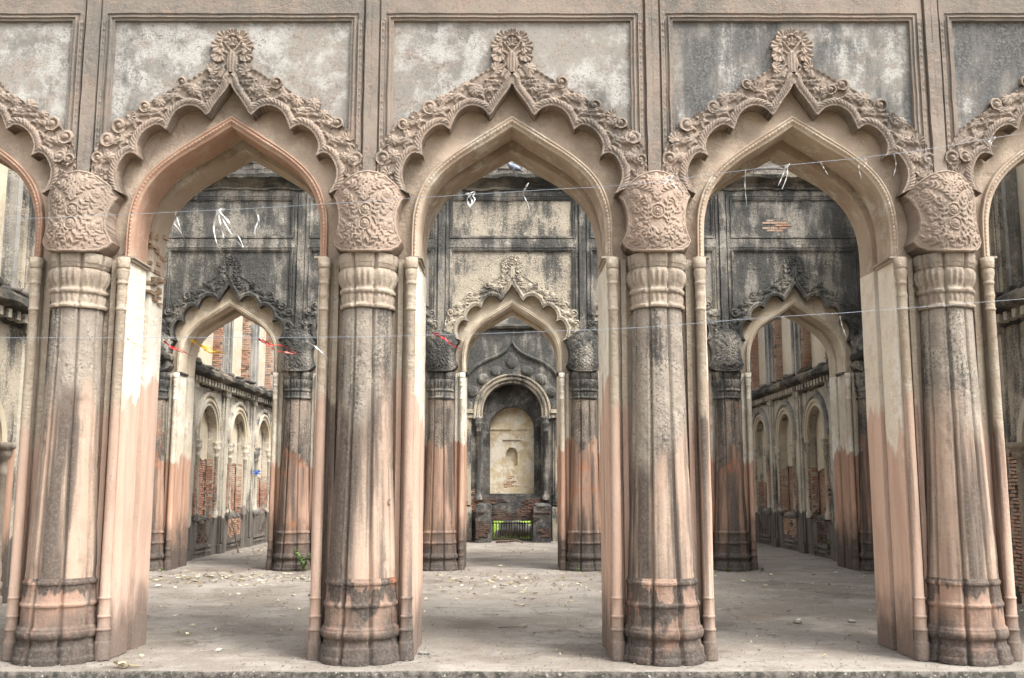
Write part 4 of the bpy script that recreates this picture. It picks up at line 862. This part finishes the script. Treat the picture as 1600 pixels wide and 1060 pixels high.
shred('plastic_strip', [[(1345, 246), (1342, 262), (1346, 280)], [(1346, 245), (1354, 252), (1350, 262)]], M['grey_film'], 'grey tatter on the upper cord over the right arch ring', w=.008)
shred('plastic_strip', [[(1397, 241), (1400, 258), (1396, 275)]], M['grey_film'], 'thin grey strip left of the rightmost carved bracket', w=.007)
shred('plastic_strip', [[(1545, 222), (1556, 214), (1548, 226), (1560, 230)]], M['white_film'], 'white scrap on the cord at the far right arch', w=.010)
shred('plastic_strip', [[(256, 533), (266, 541), (282, 547), (300, 557)], [(257, 533), (270, 545), (288, 552)]], M['red_film'], 'dark red strip tied on the lower cord at the left pier', w=.013)
shred('plastic_strip', [[(298, 532), (312, 540), (330, 549), (354, 552)], [(310, 540), (326, 543), (342, 550)], [(318, 546), (330, 552), (340, 548)]], M['yellow_film'], 'golden yellow shred on the lower cord in the left arch', w=.016)
shred('plastic_strip', [[(198, 529), (210, 537), (227, 546)]], M['yellow_film'], 'small brownish yellow strip in front of the leftmost column', w=.009)
shred('plastic_strip', [[(404, 530), (420, 540), (432, 549)], [(410, 531), (424, 539), (440, 540), (462, 552)], [(405, 530), (412, 536), (418, 530)]], M['red_film'], 'forked red shred before the blackened inner column', w=.013)
shred('plastic_strip', [[(434, 549), (448, 551), (466, 554)]], M['pink_film'], 'salmon pink tail below the forked red shred', w=.012)
shred('plastic_strip', [[(478, 533), (490, 540), (502, 550), (513, 562)]], M['white_film'], 'white twisted strip left of the second front column', w=.014)
shred('plastic_strip', [[(678, 522), (690, 524), (704, 538), (725, 548)], [(680, 523), (696, 531), (712, 543)]], M['red_film'], 'bright red strip right of the second front column', w=.013)
shred('plastic_strip', [[(1312, 494), (1316, 510), (1322, 526)]], M['grey_film'], 'short grey strip on the lower cord in the right arch', w=.007)
g = G(); rg = random.Random(2)
for k in range(7): g.tube([(0, 0, 0), (rg.uniform(-.03, .03), rg.uniform(-.02, .02), rg.uniform(-.03, .03)), (rg.uniform(-.12, .12), rg.uniform(-.03, .03), rg.uniform(-.1, .1))], [.02, .03, .008], 5)
p = PX(397, 738, 28.0); ob('plastic_bag', g.mesh('plastic_bag', M['blue_film']), None, (-6.9, 27.75, p[2]), None, 'blue plastic bag snagged on the left wall between two brick niches', 'plastic bag')

# weeds, leaf litter, sticks
def weed(loc, hgt, nl, label, spread=.5, seed=0):
    rg = random.Random(seed); t = thing('weed', label, 'plant', loc, 'weeds growing at the foot of the columns'); gs, gl = G(), G()
    for s in range(max(3, nl // 12)):
        a = rg.uniform(0, 6.28); L = hgt * rg.uniform(.6, 1); tip = np.array([math.cos(a) * L * spread, math.sin(a) * L * spread, L])
        c = spline([(0, 0, 0), tip * np.array([.3, .3, .5]), tip], 6); gs.tube(c, np.linspace(.006, .002, len(c)), 5)
        for k in range(nl // max(3, nl // 12)):
            q = c[rg.randrange(2, len(c))] + np.array([rg.gauss(0, .012) for _ in range(3)]); b = rg.uniform(0, 6.28); l = rg.uniform(.03, .06) * (hgt / .35) ** .5; e = rg.uniform(-.4, .7)
            d = np.array([math.cos(b) * math.cos(e), math.sin(b) * math.cos(e), math.sin(e)]); sd = np.array([-math.sin(b), math.cos(b), .2]) * l * .36
            gl.add([q, q + d * l * .5 + sd, q + d * l, q + d * l * .5 - sd, q + d * l * .5 - np.array([0, 0, .006])], [(0, 4, 1), (1, 4, 2), (2, 4, 3), (3, 4, 0)])
    ob('stem', gs.mesh('stem', M['leaf']), t); ob('foliage', gl.mesh('foliage', M['leaf']), t); return t
def fl(u, v): 
    b = (530 - v) / FPX; D = EYE * (math.cos(PITCH) - b * math.sin(PITCH)) / -(math.sin(PITCH) + b * math.cos(PITCH)); return PX(u, v, D) * np.array([1, 1, 0]), D
for u, v, h, n, l in ((480, 891, .46, 170, 'leafy green weed beside the dark base of the inner column behind the left arch'), (900, 889, .09, 40, 'low weed tuft at the inner column right of the central path'), (935, 889, .08, 36, 'second low weed tuft by the right front corner of the central inner column'), (1122, 887, .10, 40, 'weed tuft at the left foot of the inner column in the right arch'), (1172, 887, .10, 40, 'weed tuft at the right foot of the inner column in the right arch'), (274, 888, .07, 30, 'tiny weed at the base of the far left inner pier'), (1302, 883, .07, 30, 'tiny weed at the inner pier of the right arch')):
    q, D = fl(u, v); weed((q[0], min(q[1], YM - .42) if D > 18 else q[1], 0), h, n, l, seed=int(u))
weed((-4.75 + .0, 20.0 - .1, 7.86), .22, 50, 'green tuft growing on the broken ledge above the left inner arch', seed=3)
for k, (yy, sd) in enumerate(((22.9, 1), (23.9, 1))): weed((sd * (XW - .12), yy, 0 if k else .25), .28, 50, ('weed at the foot of the right side wall below the brick sill', 'weed growing out of the right side wall dado')[1 - k], seed=9 + k)
def litter():
    rg = random.Random(8); g = G(); spots = []
    for _ in range(300): spots.append((rg.uniform(-6.9, 6.9), 11.2 + 8.2 * rg.random() ** .8, rg.uniform(.03, .065)))
    for _ in range(280): spots.append((-5.2 + rg.gauss(0, 1.2), 18.2 + rg.gauss(0, .75), rg.uniform(.03, .07)))
    for _ in range(140): spots.append((-6 + rg.gauss(0, .6), 26 + rg.gauss(0, 1.6), rg.uniform(.03, .05)))
    for _ in range(150): spots.append((rg.gauss(0, 1.0), 17.2 + rg.gauss(0, 1.0), rg.uniform(.03, .06)))
    for _ in range(160): spots.append((rg.uniform(-6, 6), rg.uniform(21.5, 30), rg.uniform(.03, .05)))
    for _ in range(90): spots.append((rg.uniform(-6, 6), rg.uniform(9.4, 12.5), rg.uniform(.012, .04)))
    for x, y, l in spots:
        a = rg.uniform(0, 6.28); c, s = math.cos(a), math.sin(a); w = l * rg.uniform(.28, .5); up = [rg.uniform(.004, .03) for _ in range(4)]
        pts = [(-l, 0, up[0]), (-.2 * l, w, up[1] * .4), (l, 0, up[2]), (-.1 * l, -w, up[3]), (0, 0, .004)]
        g.add([(x + u * c - v * s, y + u * s + v * c, z + .006) for u, v, z in pts], [(0, 4, 1), (1, 4, 2), (2, 4, 3), (3, 4, 0)])
    ob('fallen_leaves', g.mesh('fallen_leaves', M['litter']), label='dry pale leaves scattered over the stone floor', cat='leaves', kind='stuff')
litter()
def grit():
    rg = random.Random(12); g = G(); pts = []
    for _ in range(2600): pts.append((rg.uniform(-6.5, 6.5), 9.4 + 11 * rg.random() ** 1.6, rg.uniform(.004, .014)))
    for c in CC:                                   # crumbs of plaster fallen round the feet of the piers
        for _ in range(90): a = rg.uniform(0, 6.28); r = rg.uniform(.42, .75); pts.append((c * S + r * 1.2 * math.cos(a), YF + .35 + (r + .25) * math.sin(a), rg.uniform(.004, .014)))
        for _ in range(60): a = rg.uniform(0, 6.28); r = rg.uniform(.45, .9); pts.append((c * S + r * math.cos(a), YM + .1 + (r + .1) * math.sin(a), rg.uniform(.008, .028)))
    for x, y, r in pts:
        if y < 9.38: continue
        V = [(x + r * rg.uniform(.6, 1.3) * math.cos(k * 1.57 + .4), y + r * rg.uniform(.6, 1.3) * math.sin(k * 1.57 + .4), .0) for k in range(4)] + [(x, y, r * rg.uniform(.3, .6) + .004)]
        g.add(V, [(0, 1, 4), (1, 2, 4), (2, 3, 4), (3, 0, 4)])
    ob('grit', g.mesh('grit', leafmat('grit', S_(138, 130, 120), S_(84, 77, 70))), label='crumbs of plaster and grit strewn over the floor', cat='grit', kind='stuff')
grit()
def stick(pts, r, label, cat='stick'):
    p = np.array(pts, float); o = p[0].copy(); c = spline(p - o, 6); g = G(); g.tube(jit(c, .012, 5), np.linspace(r, r * .5, len(c)), 6); ob('stick', g.mesh('stick', M['wood']), None, o, None, label, cat)
stick([(-6.55, 24.9, .02), (-6.75, 25.1, .6), (-6.98, 25.4, 1.15)], .025, 'thin dry stick leaning against the left wall under a niche')
stick([(-.45, 29.3, .05), (-.1, 29.2, .07), (.12, 29.0, .10), (.3, 28.95, .05)], .045, 'bent branch lying on the floor before the iron bars')
stick([(-.15, 11.9, .012), (.0, 11.95, .02), (.12, 11.9, .02)], .006, 'small twig on the floor in the central arch')
for pts, l in (([(6.75, 14.05, 4.35), (6.7, 14.25, 4.62), (6.78, 14.45, 4.55), (6.75, 14.6, 4.38)], 'dry forked root on the right ledge behind the last column'), ([(6.8, 14.3, 4.38), (6.72, 14.2, 4.2), (6.74, 14.4, 3.95)], 'dry root hanging down from the right ledge')): stick(pts, .03, l, 'root')
def small(name, parts, mat, loc, label, cat):
    g = G()
    for c, s, sd in parts: lump(g, c, s, sd, 7)
    ob(name, g.mesh(name, mat), None, loc, None, label, cat)
q, D = fl(1386, 1006); small('flower_head', [((0, 0, .02), (.05, .04, .025), 1), ((.07, .01, .015), (.03, .03, .02), 2), ((-.04, -.03, .01), (.03, .02, .015), 3)], simple('marigold', S_(214, 110, 60), S_(200, 150, 60), 30), (q[0], q[1], 0), 'dropped orange flower at the foot of the right pier', 'flower')
small('rag', [((0, 0, .03), (.12, .06, .04), 1), ((.12, .02, .02), (.06, .05, .03), 2)], M['red_film'], (-6.55, 28.6, 0), 'small red rag on the floor by the left wall', 'rag')
q, D = fl(171 + 400, 1034)
for k, (u, v) in enumerate(((568 - 400 + 318, 931), (785, 915), (660, 1022), (950, 995), (1330, 972), (1245, 973))):
    q, D = fl(u, v); small('stone_chip', [((0, 0, .01), (.045, .03, .018), k), ((.05, .02, .005), (.02, .02, .012), k + 4)], M['rock'], (q[0], q[1], 0), ('stone chip on the floor left of the second column', 'stone chip in the middle of the central floor', 'pale chip by the second column base', 'chip near the third column base', 'chip with dry leaf in the right arch floor', 'small chip left of the right arch floor centre')[k], 'stone')

g = G(); rg = random.Random(6)
for k in range(26):
    x, y, z = -S - .975 + rg.uniform(-.02, .03), .47 + rg.uniform(0, .40), 3.5 + k * .032; w, d, h = rg.uniform(.03, .07), rg.uniform(.08, .2), rg.uniform(.03, .05); g.box(x - w, x + w, y, y + d, z, z + h)
ob('broken_masonry', g.mesh('broken_masonry', M['rubblewarm'], lambda V: jit(V, .03, 7)), A1, kind='stuff')
g = G(); t = np.linspace(.7, 2 * math.pi - .7, 14); ux = np.array([.45, .89, 0.]); g.tube([np.array([-1.42 + .262, .02 - .128, 1.45]) + ux * .018 * math.cos(a) + np.array([0, 0, .027 * math.sin(a)]) for a in t], .004, 5)
ob('carved_mark', g.mesh('carved_mark', M['wood']), A1)
# ------------------------------------------------------------------ animals
def body_mesh(name, blobs, chains, mat, vox):
    g = G()
    for c, s, rot in blobs:
        t = np.linspace(0, math.pi, 12); p = np.linspace(0, 2 * math.pi, 16, endpoint=False); T, P_ = np.meshgrid(t, p, indexing='ij')
        D = np.stack([np.sin(T) * np.cos(P_), np.sin(T) * np.sin(P_), np.cos(T)], -1) * np.asarray(s); c_, s_ = math.cos(rot), math.sin(rot)
        D = np.stack([D[..., 0] * c_ + D[..., 2] * s_, D[..., 1], -D[..., 0] * s_ + D[..., 2] * c_], -1); g.grid(D + np.asarray(c), True, True)
    for pts, r in chains: c = spline(pts, 5); g.tube(c, np.interp(np.linspace(0, 1, len(c)), np.linspace(0, 1, len(r)), r), 8)
    me = g.mesh(name, mat); return me
def animal(name, blobs, chains, mat, vox, loc, rot, label, cat):
    o = ob(name, body_mesh(name, blobs, chains, mat, vox), None, loc, None, label, cat, rot=rot)
    m = o.modifiers.new('fuse', 'REMESH'); m.mode = 'VOXEL'; m.voxel_size = vox; m.use_smooth_shade = True
    s = o.modifiers.new('smooth', 'SMOOTH'); s.iterations = 4; s.factor = .5; return o
def squirrel_mat():
    m = MT('striped_fur'); tc = m.N('ShaderNodeTexCoord'); sp = m.N('ShaderNodeSeparateXYZ'); m.L(tc.outputs['Object'], sp.inputs[0]); x, y, z = sp.outputs
    nz = m.noise(120, 4, .7, vec=tc.outputs['Object']); nz2 = m.noise(400, 2, .6, stretch=(.3, 1, 1), vec=tc.outputs['Object'])
    base = m.mix(m.ramp(z, .012, .05), S_(150, 138, 114), S_(112, 98, 72)); base = m.mix(m.ramp(nz2, .4, .65, 0, .5), base, S_(100, 88, 66))
    ay = m.math('ABSOLUTE', y); back = m.math('MULTIPLY', m.ramp(z, .034, .042), m.math('MULTIPLY', m.ramp(x, -.045, -.03), m.ramp(x, .045, .03)))
    st = m.math('SINE', m.math('MULTIPLY', ay, 560.)); base = m.mix(m.math('MULTIPLY', back, m.ramp(st, -.2, .2)), base, S_(52, 42, 32)); base = m.mix(m.math('MULTIPLY', back, m.ramp(st, -.3, -.7)), base, S_(226, 214, 184))
    return m.done(base, .9, nz, dist=.002)
# palm squirrel crouched on the platform edge, facing left (local -x)
q, D = fl(207, 1036)
animal('squirrel', [((0.012, 0, .032), (.045, .026, .027), .15), ((-.028, 0, .036), (.030, .021, .021), -.25), ((-.060, 0, .046), (.021, .015, .0145), .25), ((-.076, 0, .042), (.011, .008, .008), .3), ((.035, .018, .022), (.022, .011, .02), .2), ((.035, -.018, .022), (.022, .011, .02), .2),
                    ((-.050, .011, .060), (.005, .004, .007), 0), ((-.050, -.011, .060), (.005, .004, .007), 0)],
       [([(.05, 0, .028), (.085, .004, .014), (.125, .012, .012), (.165, .012, .010)], [.009, .011, .012, .004]), ([(-.035, .014, .03), (-.04, .017, .014), (-.052, .017, .003)], [.008, .006, .004]), ([(-.035, -.014, .03), (-.04, -.017, .014), (-.052, -.017, .003)], [.008, .006, .004]), ([(.035, .022, .014), (.022, .024, .004), (.005, .024, .003)], [.007, .006, .004]), ([(.035, -.022, .014), (.022, -.024, .004), (.005, -.024, .003)], [.007, .006, .004])],
       squirrel_mat(), .0028, (q[0], 9.42, 0.0), (0, 0, 0), 'small striped squirrel crouching on the platform edge below the left column', 'squirrel')
gm = simple('pigeon_feathers', S_(150, 158, 172), S_(96, 102, 116), 30, .7)
animal('pigeon', [((0, 0, .10), (.13, .065, .062), .35), ((-.11, 0, .165), (.042, .036, .05), -.3), ((-.135, 0, .215), (.034, .028, .028), 0), ((.15, 0, .055), (.10, .038, .014), .3), ((.05, .05, .095), (.12, .018, .04), .35), ((.05, -.05, .095), (.12, .018, .04), .35)],
       [([(-.155, 0, .212), (-.19, 0, .203)], [.009, .003]), ([(0, .025, .06), (-.005, .025, .0)], [.012, .007]), ([(0, -.025, .06), (-.005, -.025, .0)], [.012, .007])], gm, .009, (.02, YM - .24, 7.895), (0, 0, .5), 'grey pigeon perched on the dark ledge above the central inner arch', 'pigeon')
for o in bpy.data.objects:
    if o.parent is None and o.get('category') and not o.get('kind'): o['kind'] = 'thing'
